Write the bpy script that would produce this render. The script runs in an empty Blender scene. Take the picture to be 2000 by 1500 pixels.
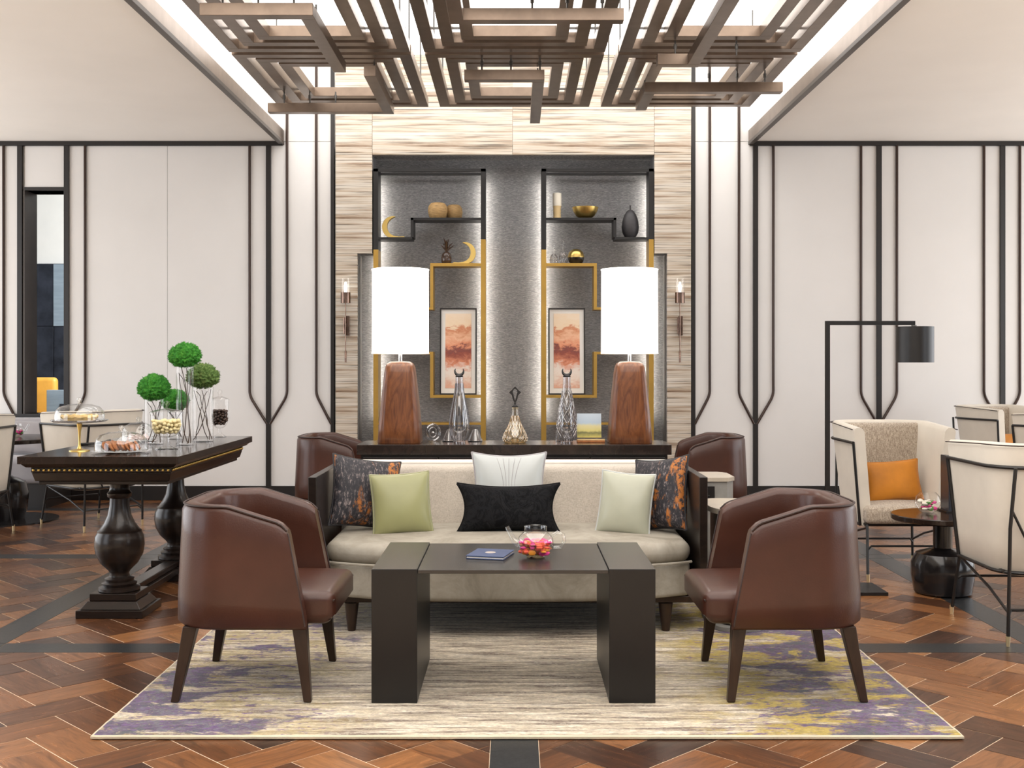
import bpy, math, random
from mathutils import Vector, noise as mnoise
random.seed(7)
R = math.radians
S = bpy.context.scene
COL = S.collection
# ------------------------------------------------------------------ camera, world, big lights, exposure
EYE = 1.25            # eye height in metres; x right, y into the room, z up
FP = 2200.0
cam_d = bpy.data.cameras.new('camera'); cam = bpy.data.objects.new('camera', cam_d); COL.objects.link(cam)
cam.location = (0, 0, EYE); cam.rotation_euler = (R(90), 0, 0)
cam_d.sensor_width = 36; cam_d.lens = 36*FP/2000; cam_d.shift_x = -.0025; cam_d.shift_y = -.02
S.camera = cam
W = bpy.data.worlds.new('world'); S.world = W; W.use_nodes = True
W.node_tree.nodes['Background'].inputs[0].default_value = (.93, .96, 1, 1)
W.node_tree.nodes['Background'].inputs[1].default_value = .16
def area(name, loc, rot, sx, sy, power, color):
    l = bpy.data.lights.new(name, 'AREA'); l.shape = 'RECTANGLE'; l.size = sx; l.size_y = sy; l.energy = power; l.color = color
    o = bpy.data.objects.new(name, l); COL.objects.link(o); o.location = loc; o.rotation_euler = rot; return o
area('window_left_front', (-5.6, 2.2, 1.75), (0, R(-90), 0), 2.4, 2.6, 80, (.86, .92, 1))
area('window_right_front', (5.6, 2.2, 1.75), (0, R(90), 0), 2.4, 2.6, 80, (.86, .92, 1))
area('window_left_rear', (-7.0, 7.2, 1.6), (0, R(-90), 0), 2.8, 5.4, 235, (.95, .97, 1))
area('window_right_rear', (7.0, 7.2, 1.6), (0, R(90), 0), 2.8, 5.4, 235, (.95, .97, 1))
area('fill_behind', (0, -2.6, 1.7), (R(90), 0, 0), 5, 2.4, 22, (1, .97, .93))  # unseen soft fill added behind the camera, no window is built there
area('lounge_fill', (-3.7, 12.0, 2.5), (R(90), 0, R(35)), 1.6, 1.6, 230, (.95, .97, 1))  # unseen fill added out of view to brighten the room beyond the opening
S.view_settings.view_transform = 'Standard'; S.view_settings.look = 'None'
S.view_settings.exposure = -.34; S.view_settings.gamma = 1; S.view_settings.use_curve_mapping = False
def X(px, d): return (px-1005)*d/FP
def Z(py, d): return EYE-(py-710)*d/FP

# ------------------------------------------------------------------ materials
def newmat(name):
    m = bpy.data.materials.new(name); m.use_nodes = True
    nt = m.node_tree; return m, nt, nt.nodes['Principled BSDF']
def nd(nt, t, **kw):
    n = nt.nodes.new(t)
    for k, v in kw.items(): setattr(n, k, v)
    return n
def lk(nt, a, b): nt.links.new(a, b)
def coords(nt, scale=(1, 1, 1), src='Object', rot=(0, 0, 0)):
    tc = nd(nt, 'ShaderNodeTexCoord'); mp = nd(nt, 'ShaderNodeMapping')
    mp.inputs['Scale'].default_value = scale; mp.inputs['Rotation'].default_value = rot
    lk(nt, tc.outputs[src], mp.inputs['Vector']); return mp.outputs[0]
def noise(nt, vec, scale, detail=4, rough=.55, dist=0):
    n = nd(nt, 'ShaderNodeTexNoise'); n.inputs['Scale'].default_value = scale; n.inputs['Detail'].default_value = detail
    n.inputs['Roughness'].default_value = rough; n.inputs['Distortion'].default_value = dist
    lk(nt, vec, n.inputs['Vector']); return n.outputs[0]
def ramp(nt, fac, stops, interp='LINEAR'):
    r = nd(nt, 'ShaderNodeValToRGB'); cr = r.color_ramp; cr.interpolation = interp
    while len(cr.elements) < len(stops): cr.elements.new(.5)
    for e, (p, c) in zip(cr.elements, stops):
        e.position = p; e.color = (c, c, c, 1) if isinstance(c, (int, float)) else (*c, 1)
    lk(nt, fac, r.inputs[0]); return r.outputs[0]
def mixc(nt, fac, a, b, mode='MIX'):
    m = nd(nt, 'ShaderNodeMix', data_type='RGBA', blend_type=mode)
    for s, v in ((m.inputs[0], fac), (m.inputs[6], a), (m.inputs[7], b)):
        if isinstance(v, (int, float)): s.default_value = v
        elif isinstance(v, tuple): s.default_value = (*v, 1)
        else: lk(nt, v, s)
    return m.outputs[2]
def mth(nt, op, a, b=0.0, c=0.0):
    m = nd(nt, 'ShaderNodeMath', operation=op)
    for s, v in zip(m.inputs, (a, b, c)):
        if isinstance(v, (int, float)): s.default_value = v
        else: lk(nt, v, s)
    return m.outputs[0]
def bump(nt, p, h, strength, dist=.01):
    b = nd(nt, 'ShaderNodeBump'); b.inputs['Strength'].default_value = strength; b.inputs['Distance'].default_value = dist
    lk(nt, h, b.inputs['Height']); lk(nt, b.outputs[0], p.inputs['Normal'])
def mat(name, col, rough=.5, metal=0, var=.12, vs=6, vscale=(1, 1, 1), bs=0, bstr=.2, coat=0, sheen=0, spec=.5):
    m, nt, p = newmat(name)
    v = coords(nt, vscale); n = noise(nt, v, vs, 5)
    lo = tuple(c*(1-var) for c in col); hi = tuple(min(1, c*(1+var)) for c in col)
    lk(nt, ramp(nt, n, [(.3, lo), (.7, hi)]), p.inputs['Base Color'])
    p.inputs['Roughness'].default_value = rough; p.inputs['Metallic'].default_value = metal
    p.inputs['Coat Weight'].default_value = coat; p.inputs['Coat Roughness'].default_value = .12
    p.inputs['Sheen Weight'].default_value = sheen; p.inputs['Specular IOR Level'].default_value = spec
    if bs: bump(nt, p, noise(nt, coords(nt, vscale), bs, 3), bstr, .004)
    return m
def emit(name, col, s):
    m, nt, p = newmat(name); p.inputs['Base Color'].default_value = (*col, 1)
    p.inputs['Emission Color'].default_value = (*col, 1); p.inputs['Emission Strength'].default_value = s; return m
def glassmat(name, tint=(1, 1, 1), rough=.02, ior=1.45, body=0.0):
    m = bpy.data.materials.new(name); m.use_nodes = True; nt = m.node_tree; nt.nodes.clear()
    out = nd(nt, 'ShaderNodeOutputMaterial'); mx = nd(nt, 'ShaderNodeMixShader'); fr = nd(nt, 'ShaderNodeFresnel')
    t = nd(nt, 'ShaderNodeBsdfTransparent'); g = nd(nt, 'ShaderNodeBsdfGlossy'); fr.inputs[0].default_value = ior
    t.inputs[0].default_value = (*tint, 1); g.inputs['Roughness'].default_value = rough
    geo = nd(nt, 'ShaderNodeNewGeometry')
    lk(nt, mth(nt, 'MULTIPLY_ADD', geo.outputs['Backfacing'], 1/ior-ior, ior), fr.inputs[0])
    f = mth(nt, 'MINIMUM', mth(nt, 'ADD', mth(nt, 'MULTIPLY', fr.outputs[0], 1.15), body), 1.0)
    lk(nt, f, mx.inputs[0]); lk(nt, t.outputs[0], mx.inputs[1]); lk(nt, g.outputs[0], mx.inputs[2]); lk(nt, mx.outputs[0], out.inputs[0]); return m
def woodmat(name, a, b, rough=.35, vscale=(1, 1, 1), sc=5, coat=.2, dist=1.5):
    m, nt, p = newmat(name); v = coords(nt, vscale)
    n = noise(nt, v, sc, 6, .6, dist)
    lk(nt, ramp(nt, n, [(.3, a), (.72, b)]), p.inputs['Base Color']); p.inputs['Roughness'].default_value = rough
    p.inputs['Coat Weight'].default_value = coat*.6; p.inputs['Coat Roughness'].default_value = .15; p.inputs['Specular IOR Level'].default_value = .35
    bump(nt, p, n, .05, .002); return m
def weave(name, a, b, fs=260, rough=.85, big=.12, sheen=.3):
    m, nt, p = newmat(name)
    n1 = noise(nt, coords(nt, (1, 1, .25)), fs, 2, .7); n2 = noise(nt, coords(nt, (.25, 1, 1)), fs, 2, .7)
    n = mth(nt, 'MULTIPLY', mth(nt, 'ADD', n1, n2), .5)
    c = ramp(nt, n, [(.38, a), (.62, b)])
    k = ramp(nt, noise(nt, coords(nt), 5, 4), [(.3, 1-big), (.7, 1+big*.5)])
    lk(nt, mixc(nt, 1.0, c, k, 'MULTIPLY'), p.inputs['Base Color']); p.inputs['Roughness'].default_value = rough
    p.inputs['Sheen Weight'].default_value = sheen; bump(nt, p, n, .25, .002); return m

def floor_wood(name, kind):
    m, nt, p = newmat(name)
    at = nd(nt, 'ShaderNodeAttribute', attribute_type=kind, attribute_name='tone'); tone = at.outputs['Fac']
    uv = nd(nt, 'ShaderNodeTexCoord'); ad = nd(nt, 'ShaderNodeVectorMath', operation='ADD'); mu = nd(nt, 'ShaderNodeCombineXYZ')
    for i in range(3): lk(nt, mth(nt, 'MULTIPLY', tone, 31.0+17*i), mu.inputs[i])
    lk(nt, uv.outputs['UV'], ad.inputs[0]); lk(nt, mu.outputs[0], ad.inputs[1])
    mp = nd(nt, 'ShaderNodeMapping'); mp.inputs['Scale'].default_value = (2.2, 16, 1); lk(nt, ad.outputs[0], mp.inputs[0])
    g = noise(nt, mp.outputs[0], 2.2, 7, .62, 1.2)
    base = ramp(nt, tone, [(0, (.036, .015, .009)), (.2, (.085, .033, .014)), (.5, (.155, .060, .022)), (.8, (.225, .093, .034)), (1, (.28, .125, .048))])
    k = ramp(nt, g, [(.28, .42), (.5, .95), (.75, 1.45)])
    lk(nt, mixc(nt, 1.0, base, k, 'MULTIPLY'), p.inputs['Base Color'])
    lk(nt, ramp(nt, g, [(.2, .36), (.8, .24)]), p.inputs['Roughness']); bump(nt, p, g, .06, .002)
    p.inputs['Specular IOR Level'].default_value = .5; return m

def rugmat():
    m, nt, p = newmat('rug_pile')
    tc = nd(nt, 'ShaderNodeTexCoord'); sx = nd(nt, 'ShaderNodeSeparateXYZ'); lk(nt, tc.outputs['Object'], sx.inputs[0])
    x, y = sx.outputs[0], sx.outputs[1]
    o = tc.outputs['Object']
    def mapped(s):
        mp = nd(nt, 'ShaderNodeMapping'); mp.inputs['Scale'].default_value = s; lk(nt, o, mp.inputs[0]); return mp.outputs[0]
    fine = noise(nt, mapped((1, 1.7, 1)), 48, 4, .75)
    wob = mth(nt, 'MULTIPLY', mth(nt, 'SUBTRACT', noise(nt, mapped((1, 1.5, 1)), 2.3, 5, .6), .5), 1.1)
    ax = mth(nt, 'ADD', mth(nt, 'ABSOLUTE', mth(nt, 'SUBTRACT', x, -.02)), wob)
    side = ramp(nt, ax, [(.50, 0.0), (.85, 1.0)])
    right = ramp(nt, mth(nt, 'ADD', x, mth(nt, 'MULTIPLY', wob, .6)), [(.30, 0.0), (.62, 1.0)])
    cream = ramp(nt, noise(nt, mapped((.7, 5, 1)), 6, 5, .65), [(.3, (.36, .29, .20)), (.5, (.60, .51, .38)), (.7, (.76, .68, .56))])
    st = noise(nt, mapped((1.1, 15, 1)), 2.4, 6, .6)
    stm = mth(nt, 'MULTIPLY', ramp(nt, st, [(.51, 0.0), (.57, 1.0)]), ramp(nt, fine, [(.40, 0.0), (.52, 1.0)]))
    c = mixc(nt, mth(nt, 'MULTIPLY', stm, .95), cream, (.13, .085, .06))
    br = ramp(nt, fine, [(.33, 0.0), (.41, 1.0)])
    yl = ramp(nt, noise(nt, mapped((1, 2, 1)), 3.2, 6, .65), [(.42, 0.0), (.52, 1.0)])
    ymask = mth(nt, 'MULTIPLY', mth(nt, 'MULTIPLY', yl, side), mth(nt, 'ADD', mth(nt, 'MULTIPLY', right, .55), .38))
    c = mixc(nt, ymask, c, (.40, .285, .025))
    big = noise(nt, mapped((1, 1.9, 1)), 2.1, 7, .68, .4)
    edge = ramp(nt, mth(nt, 'ADD', mth(nt, 'ABSOLUTE', x), mth(nt, 'MULTIPLY', y, -.12)), [(.2, 0.0), (1.0, .12)])
    bl = ramp(nt, mth(nt, 'ADD', big, edge), [(.565, 0.0), (.60, 1.0)])
    bm = mth(nt, 'MULTIPLY', mth(nt, 'MULTIPLY', bl, side), br)
    pur = ramp(nt, noise(nt, mapped((1, 1.4, 1)), 9, 5, .7), [(.40, (.030, .040, .070)), (.48, (.060, .012, .105)), (.53, (.10, .12, .135)), (.58, (.085, .018, .145)), (.68, (.022, .026, .05))])
    c = mixc(nt, mth(nt, 'MULTIPLY', bm, .93), c, pur)
    fl = ramp(nt, noise(nt, mapped((.7, 2, 1)), 26, 3, .7), [(.58, 0.0), (.62, 1.0)])
    c = mixc(nt, mth(nt, 'MULTIPLY', mth(nt, 'MULTIPLY', fl, side), .9), c, (.13, .06, .19))
    k = ramp(nt, fine, [(.3, .5), (.65, 1.25)])
    lk(nt, mixc(nt, 1.0, c, k, 'MULTIPLY'), p.inputs['Base Color']); p.inputs['Roughness'].default_value = .95
    p.inputs['Sheen Weight'].default_value = .2; bump(nt, p, fine, .8, .008); return m

def marblemat():
    m, nt, p = newmat('striped_travertine')
    v = coords(nt, (.32, 1, 10)); a = noise(nt, v, 2.2, 7, .62, .5); b = noise(nt, coords(nt, (.7, 1, 36)), 2.0, 5, .6, .3)
    c1 = ramp(nt, a, [(.33, (.27, .18, .12)), (.43, (.52, .42, .32)), (.54, (.65, .58, .49)), (.7, (.73, .68, .61))])
    d = ramp(nt, b, [(.36, .35), (.45, .85), (.6, 1.0)])
    lk(nt, mixc(nt, 1.0, c1, d, 'MULTIPLY'), p.inputs['Base Color']); p.inputs['Roughness'].default_value = .16; return m
def greyweave():
    m, nt, p = newmat('grey_grasscloth')
    a = noise(nt, coords(nt, (9, 9, 75)), 5, 5, .8)
    lk(nt, ramp(nt, a, [(.32, (.06, .062, .070)), (.5, (.18, .18, .19)), (.68, (.40, .395, .385))]), p.inputs['Base Color'])
    p.inputs['Roughness'].default_value = .7; bump(nt, p, a, .3, .004); return m
def patchmat(name, stops, sc=9, stretch=(1, 1, .5), rough=.55, dist=1.0, bstr=.3):
    m, nt, p = newmat(name); n = noise(nt, coords(nt, stretch), sc, 8, .68, dist)
    lk(nt, ramp(nt, n, stops), p.inputs['Base Color']); p.inputs['Roughness'].default_value = rough; bump(nt, p, n, bstr, .004); return m
def barkmat():
    m, nt, p = newmat('bark_print')
    f1 = noise(nt, coords(nt, (1.6, 1, .55)), 68, 5, .75, .5); pat = noise(nt, coords(nt, (1.4, 1, .6)), 6.5, 4, .6, .8); f2 = noise(nt, coords(nt, (1, 1, .8)), 45, 5, .7)
    c = ramp(nt, f1, [(.40, (.006, .006, .010)), (.54, (.022, .019, .024)), (.66, (.26, .21, .20))])
    om = mth(nt, 'MULTIPLY', ramp(nt, pat, [(.54, 0.0), (.60, 1.0)]), ramp(nt, f2, [(.44, 0.0), (.54, 1.0)]))
    lk(nt, mixc(nt, om, c, (.42, .14, .022)), p.inputs['Base Color']); p.inputs['Roughness'].default_value = .65; bump(nt, p, f1, .3, .004); return m
def printmat(name, seed):
    m, nt, p = newmat(name)
    tc = nd(nt, 'ShaderNodeTexCoord'); sx = nd(nt, 'ShaderNodeSeparateXYZ'); lk(nt, tc.outputs['Generated'], sx.inputs[0])
    mp = nd(nt, 'ShaderNodeMapping'); mp.inputs['Location'].default_value = (seed, seed*2, seed); mp.inputs['Scale'].default_value = (1.5, 1, 7); lk(nt, tc.outputs['Generated'], mp.inputs[0])
    n = noise(nt, mp.outputs[0], 1.9, 7, .66, .6)
    h = mth(nt, 'ADD', sx.outputs[2], mth(nt, 'MULTIPLY', mth(nt, 'SUBTRACT', n, .5), .42))
    c = ramp(nt, h, [(.02, (.74, .42, .30)), (.14, (.86, .72, .62)), (.24, (.90, .80, .72)), (.34, (.72, .26, .14)), (.46, (.33, .075, .045)), (.52, (.22, .06, .05)), (.57, (.78, .30, .16)), (.68, (.88, .52, .33)), (.78, (.66, .24, .11)), (.84, (.93, .72, .50)), (1, (.95, .78, .60))])
    lk(nt, c, p.inputs['Base Color']); p.inputs['Roughness'].default_value = .5; return m
def bookmat():
    m, nt, p = newmat('book_cover_print')
    tc = nd(nt, 'ShaderNodeTexCoord'); sx = nd(nt, 'ShaderNodeSeparateXYZ'); lk(nt, tc.outputs['Generated'], sx.inputs[0])
    n = noise(nt, tc.outputs['Generated'], 7, 4)
    h = mth(nt, 'ADD', sx.outputs[2], mth(nt, 'MULTIPLY', mth(nt, 'SUBTRACT', n, .5), .16))
    lk(nt, ramp(nt, h, [(.0, (.55, .50, .12)), (.2, (.16, .16, .05)), (.28, (.62, .55, .18)), (.5, (.66, .60, .32)), (.6, (.42, .52, .62)), (1, (.50, .58, .66))]), p.inputs['Base Color'])
    p.inputs['Roughness'].default_value = .35; return m

MT = {}
MT['walnut_tile'] = floor_wood('walnut_tile', 'OBJECT'); MT['walnut_far'] = floor_wood('walnut_tile_far', 'GEOMETRY')
MT['grout'] = mat('floor_grout', (.80, .62, .44), .6)
MT['ebony'] = woodmat('ebonised_oak_strip', (.010, .011, .012), (.036, .036, .037), .34, (3, 3, 1), 18, .1)
MT['wallpanel'] = mat('cream_wall_panel', (.755, .735, .715), .55, var=.02, vs=2)
MT['walldark'] = mat('dark_reveal', (.085, .07, .062), .4, var=.15)
MT['trim'] = mat('dark_bronze_trim', (.012, .009, .008), .4, var=.1)
MT['rod'] = mat('brown_bronze_rod', (.038, .018, .011), .38, metal=.2, var=.1)
MT['soffit'] = mat('soffit_plaster', (.87, .84, .80), .8, var=.02, vs=1.5)
MT['cofferwhite'] = mat('white_plaster', (.9, .88, .85), .8, var=.01)
MT['glow'] = emit('luminous_ceiling', (1, .98, .955), 3.7)
MT['bronze'] = mat('brushed_bronze', (.20, .15, .115), .3, metal=.85, var=.14, vs=9, vscale=(1, 1, 1))
MT['bronzedark'] = mat('dark_bronze_edge', (.075, .06, .05), .4, metal=.3)
MT['steel'] = mat('dark_steel', (.09, .085, .08), .35, metal=.7)
MT['marble'] = marblemat(); MT['grasscloth'] = greyweave()
MT['blackmetal'] = mat('black_metal', (.008, .007, .007), .4, var=.1)
MT['gold'] = mat('antique_gold', (.44, .265, .055), .38, metal=.55, var=.12, vs=4)
MT['brass'] = mat('polished_brass', (.66, .47, .15), .32, metal=1, var=.1)
MT['chrome'] = mat('nickel', (.6, .58, .56), .2, metal=1, var=.05)
MT['led'] = emit('led_strip', (1, .93, .82), 34)
MT['leather'] = mat('brown_leather', (.060, .0215, .0135), .33, var=.2, vs=4, bs=160, bstr=.12, coat=.08, spec=.38)
MT['leather_in'] = MT['leather']
MT['piping'] = mat('dark_piping', (.03, .015, .012), .5)
MT['darkwood'] = woodmat('espresso_wood', (.008, .005, .004), (.018, .011, .008), .3, (1, 1, 3), 9, .25)
MT['legwood'] = woodmat('walnut_leg', (.022, .011, .007), (.042, .021, .012), .35, (3, 3, .6), 8, .2)
MT['sofa'] = weave('oatmeal_linen', (.40, .35, .29), (.56, .50, .43), 300, .85, .08)
MT['sofavelvet'] = patchmat('taupe_velvet', [(.3, (.20, .175, .135)), (.5, (.30, .27, .22)), (.7, (.39, .355, .295))], 5, (1, 1, 1), .7, .6, .12)
MT['sofawelt'] = mat('cream_welt', (.72, .68, .62), .7, var=.04)
MT['coffee'] = mat('blackened_steel', (.011, .010, .010), .36, metal=.25, var=.12, vs=8, bs=70, bstr=.05)
MT['coffeetop'] = mat('smoked_bronze_top', (.042, .038, .035), .27, metal=.4, var=.1, vs=5)
MT['glass'] = glassmat('clear_glass'); MT['domeglass'] = glassmat('dome_glass', (.99, 1, 1), .02, 1.5, .07); MT['smokeglass'] = glassmat('smoked_glass', (.78, .77, .78), .05, 1.5, .16)
MT['amberglass'] = glassmat('amber_glass', (.92, .82, .62), .06, 1.5, .16)
MT['shade'] = emit('lit_lampshade', (1, .97, .92), 2.6)
MT['lampwood'] = woodmat('lamp_walnut', (.07, .020, .007), (.19, .065, .020), .3, (2.5, 2.5, .55), 7, .35, 2.5)
MT['white'] = mat('white_cloth', (.72, .70, .67), .6, var=.04)
MT['chairlinen'] = mat('ivory_chair_linen', (.68, .62, .53), .8, var=.06, vs=5, sheen=.2)
MT['tweed'] = weave('tweed', (.26, .20, .15), (.56, .48, .38), 150, .9, .06)
MT['orange'] = mat('amber_velvet', (.52, .185, .006), .6, var=.25, vs=5, sheen=.15)
MT['brasstip'] = mat('brass_foot', (.72, .58, .34), .3, metal=.7)
MT['silk_green'] = mat('olive_green_silk', (.25, .25, .11), .34, var=.1, vs=4, sheen=.3)
MT['silk_silver'] = mat('silver_silk', (.42, .44, .43), .3, var=.06, vs=4, sheen=.3)
MT['silk_pale'] = mat('pale_sage_silk', (.37, .375, .29), .32, var=.08, vs=4, sheen=.3)
MT['velvetblack'] = patchmat('black_damask_velvet', [(.40, (.003, .003, .0035)), (.47, (.011, .011, .012)), (.53, (.003, .003, .0035)), (.60, (.014, .014, .015)), (.66, (.007, .007, .008))], 7, (1, 1, 1), .85, 2.2, .25); MT['velvetblack'].node_tree.nodes['Principled BSDF'].inputs['Specular IOR Level'].default_value = .12
MT['bark'] = barkmat()
MT['bark_piping'] = mat('bark_piping', (.02, .018, .02), .6)
MT['blue'] = mat('navy_leather', (.045, .068, .15), .4, var=.08, bs=200, bstr=.1)
MT['gold_print'] = mat('gold_stamp', (.46, .40, .36), .4)
MT['paper'] = mat('paper', (.85, .82, .77), .7, var=.03)
MT['moss'] = patchmat('green_moss', [(.25, (.012, .09, .006)), (.5, (.035, .22, .018)), (.75, (.12, .36, .04))], 45, (1, 1, 1), .9, 0, 1.0)
MT['moss_olive'] = patchmat('olive_moss', [(.25, (.03, .07, .012)), (.5, (.10, .18, .04)), (.75, (.26, .32, .10))], 45, (1, 1, 1), .9, 0, 1.0)
MT['twig'] = mat('brown_twig', (.07, .045, .03), .8)
MT['candy'] = mat('cream_candy', (.82, .70, .38), .35, var=.12)
MT['bean'] = mat('chocolate_bean', (.055, .026, .014), .35, var=.3)
MT['cookie'] = mat('brown_biscuit', (.40, .14, .04), .6, var=.4, vs=30)
MT['pastry'] = mat('golden_pastry', (.72, .50, .20), .6, var=.25, vs=20)
MT['pinksweet'] = mat('pale_pink_meringue', (.78, .60, .56), .6, var=.1)
MT['tableblack'] = mat('gloss_black_lacquer', (.012, .010, .010), .16, var=.1)
MT['tabletop'] = woodmat('dark_table_top', (.012, .007, .005), (.026, .015, .011), .18, (2, 2, 1), 6, .4)
MT['benchgrey'] = mat('grey_bench_velvet', (.34, .32, .33), .75, var=.1, sheen=.3)
MT['stone'] = mat('beige_stone', (.46, .40, .32), .3, var=.12, vs=9)
MT['concrete'] = mat('grey_concrete', (.26, .25, .23), .6, var=.15, vs=14)
MT['woven'] = mat('woven_wood', (.36, .22, .085), .65, var=.3, vs=30, vscale=(1, 1, 4), bs=120, bstr=.4)
MT['creamceramic'] = mat('cream_ceramic', (.80, .74, .62), .4, var=.04)
MT['tanceramic'] = mat('tan_ceramic', (.66, .48, .24), .4, var=.08)
MT['charcoal'] = mat('charcoal_ceramic', (.045, .042, .045), .5, var=.15, vs=30)
MT['darkglass'] = mat('dark_faceted_glass', (.06, .035, .025), .12, var=.4, vs=20)
MT['copper'] = mat('smoked_copper', (.20, .13, .10), .22, metal=.9, var=.35, vs=18)
MT['bulb'] = emit('sconce_glow', (1, .93, .82), 5)
MT['wallpale'] = mat('pale_plaster', (.70, .70, .67), .8, var=.02)
MT['inkwall'] = mat('ink_stone_wall', (.022, .026, .036), .25, var=.5, vs=5)
MT['bluepanel'] = mat('blue_grey_panel', (.22, .28, .33), .5, var=.12, vs=3, vscale=(1, 1, 8))
MT['yellow'] = mat('mustard_leather', (.66, .33, .05), .5, var=.1)
MT['print1'] = printmat('abstract_print_one', 1.3); MT['print2'] = printmat('abstract_print_two', 4.7); MT['book'] = bookmat()
MT['petal_red'] = mat('red_petal', (.66, .08, .03), .6, var=.3, vs=20); MT['petal_pink'] = mat('pink_petal', (.62, .04, .22), .6, var=.3, vs=20)
MT['petal_green'] = mat('green_leaf', (.10, .24, .05), .6, var=.3, vs=20)
MT['rug'] = rugmat(); MT['rugedge'] = mat('rug_binding', (.62, .54, .40), .9, bs=300, bstr=.5)

# ------------------------------------------------------------------ mesh builder
class B:
    def __init__(s): s.v = []; s.f = []
    def add(s, vs, fs):
        o = len(s.v); s.v += [tuple(v) for v in vs]; s.f += [tuple(i+o for i in f) for f in fs]; return s
    def box(s, x0, x1, y0, y1, z0, z1, tx=0, ty=0):
        return s.add([(x0, y0, z0), (x1, y0, z0), (x1, y1, z0), (x0, y1, z0), (x0+tx, y0+ty, z1), (x1-tx, y0+ty, z1), (x1-tx, y1-ty, z1), (x0+tx, y1-ty, z1)],
                     [(3, 2, 1, 0), (4, 5, 6, 7), (0, 1, 5, 4), (1, 2, 6, 5), (2, 3, 7, 6), (3, 0, 4, 7)])
    def hexa(s, lo, hi):   # four bottom corners, four top corners
        return s.add(list(lo)+list(hi), [(3, 2, 1, 0), (4, 5, 6, 7), (0, 1, 5, 4), (1, 2, 6, 5), (2, 3, 7, 6), (3, 0, 4, 7)])
    def lathe(s, prof, n=28, c=(0, 0, 0), sx=1, sy=1):
        vs, fs = [], []; m = len(prof)
        for i in range(n):
            a = 2*math.pi*i/n
            for r, z in prof: vs.append((c[0]+r*sx*math.cos(a), c[1]+r*sy*math.sin(a), c[2]+z))
        for i in range(n):
            j = (i+1) % n
            for k in range(m-1): fs.append((i*m+k, j*m+k, j*m+k+1, i*m+k+1))
        if prof[0][0] > 1e-4: fs.append(tuple(i*m for i in reversed(range(n))))
        if prof[-1][0] > 1e-4: fs.append(tuple(i*m+m-1 for i in range(n)))
        return s.add(vs, fs)
    def shellathe(s, prof, n=28, c=(0, 0, 0)):    # open surface, no caps
        k = len(s.f); s.lathe(prof, n, c)
        s.f = [f for f in s.f[:k]] + [f for f in s.f[k:] if len(f) <= 4]; return s
    def tube(s, pts, r, n=8, closed=False):
        P = [Vector(p) for p in pts]; m = len(P); rs = r if isinstance(r, (list, tuple)) else [r]*m
        vs, fs = [], []; up = None
        for i in range(m):
            t = (P[(i+1) % m]-P[i-1]) if closed else (P[min(i+1, m-1)]-P[max(i-1, 0)])
            t = t.normalized() if t.length > 1e-9 else Vector((0, 0, 1))
            if up is None:
                up = Vector((0, 0, 1)) if abs(t.z) < .9 else Vector((1, 0, 0))
            a = (up-t*up.dot(t))
            a = a.normalized() if a.length > 1e-6 else t.orthogonal().normalized()
            up = a; b = t.cross(a)
            for k in range(n):
                q = 2*math.pi*k/n; vs.append(P[i]+(a*math.cos(q)+b*math.sin(q))*rs[i])
        for i in range(m if closed else m-1):
            j = (i+1) % m
            for k in range(n): l = (k+1) % n; fs.append((i*n+k, i*n+l, j*n+l, j*n+k))
        if not closed: fs += [tuple(reversed(range(n))), tuple(range((m-1)*n, m*n))]
        return s.add(vs, fs)
    def prism(s, poly, a0, a1, axis='y'):
        n = len(poly)
        def P(u, v, a): return (u, a, v) if axis == 'y' else ((u, v, a) if axis == 'z' else (a, u, v))
        vs = [P(u, v, a0) for u, v in poly]+[P(u, v, a1) for u, v in poly]
        fs = [tuple(range(n)), tuple(reversed(range(n, 2*n)))]+[((i+1) % n, i, n+i, n+(i+1) % n) for i in range(n)]
        return s.add(vs, fs)
    def rbox(s, x0, x1, y0, y1, z0, z1, r=.02, crown=0, fn=None, k=4):
        c = ((x0+x1)/2, (y0+y1)/2, (z0+z1)/2); h = ((x1-x0)/2, (y1-y0)/2, (z1-z0)/2); r = min(r, *[q*.98 for q in h])
        def ax(H):
            e = [r*(1-t) for t in (1, .62, .3, .08)]
            L = [-H+t for t in (0, r*.12, r*.4, r*.75, r)]; mid = [(-H+r)+(2*H-2*r)*i/k for i in range(1, k)]
            return L+mid+[-t for t in reversed(L)]
        A = [ax(q) for q in h]; vid = {}; vs = []; fs = []
        def P(x, y, z):
            q = [max(-H+r, min(H-r, t)) for t, H in zip((x, y, z), h)]; d = Vector((x-q[0], y-q[1], z-q[2]))
            if d.length > 1e-9: d = d.normalized()*r
            p = [q[i]+d[i] for i in range(3)]
            if crown: p[2] += crown*(1-(p[0]/h[0])**2)*(1-(p[1]/h[1])**2)*(1 if p[2] > 0 else 0)
            p = [p[i]+c[i] for i in range(3)]
            return fn(*p) if fn else tuple(p)
        def V(i, j, l):
            if (i, j, l) not in vid: vid[(i, j, l)] = len(vs); vs.append(P(A[0][i], A[1][j], A[2][l]))
            return vid[(i, j, l)]
        nx, ny, nz = len(A[0])-1, len(A[1])-1, len(A[2])-1
        for i in range(nx):
            for j in range(ny):
                fs.append((V(i, j, 0), V(i, j+1, 0), V(i+1, j+1, 0), V(i+1, j, 0))); fs.append((V(i, j, nz), V(i+1, j, nz), V(i+1, j+1, nz), V(i, j+1, nz)))
        for i in range(nx):
            for l in range(nz):
                fs.append((V(i, 0, l), V(i+1, 0, l), V(i+1, 0, l+1), V(i, 0, l+1))); fs.append((V(i, ny, l), V(i, ny, l+1), V(i+1, ny, l+1), V(i+1, ny, l)))
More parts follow.
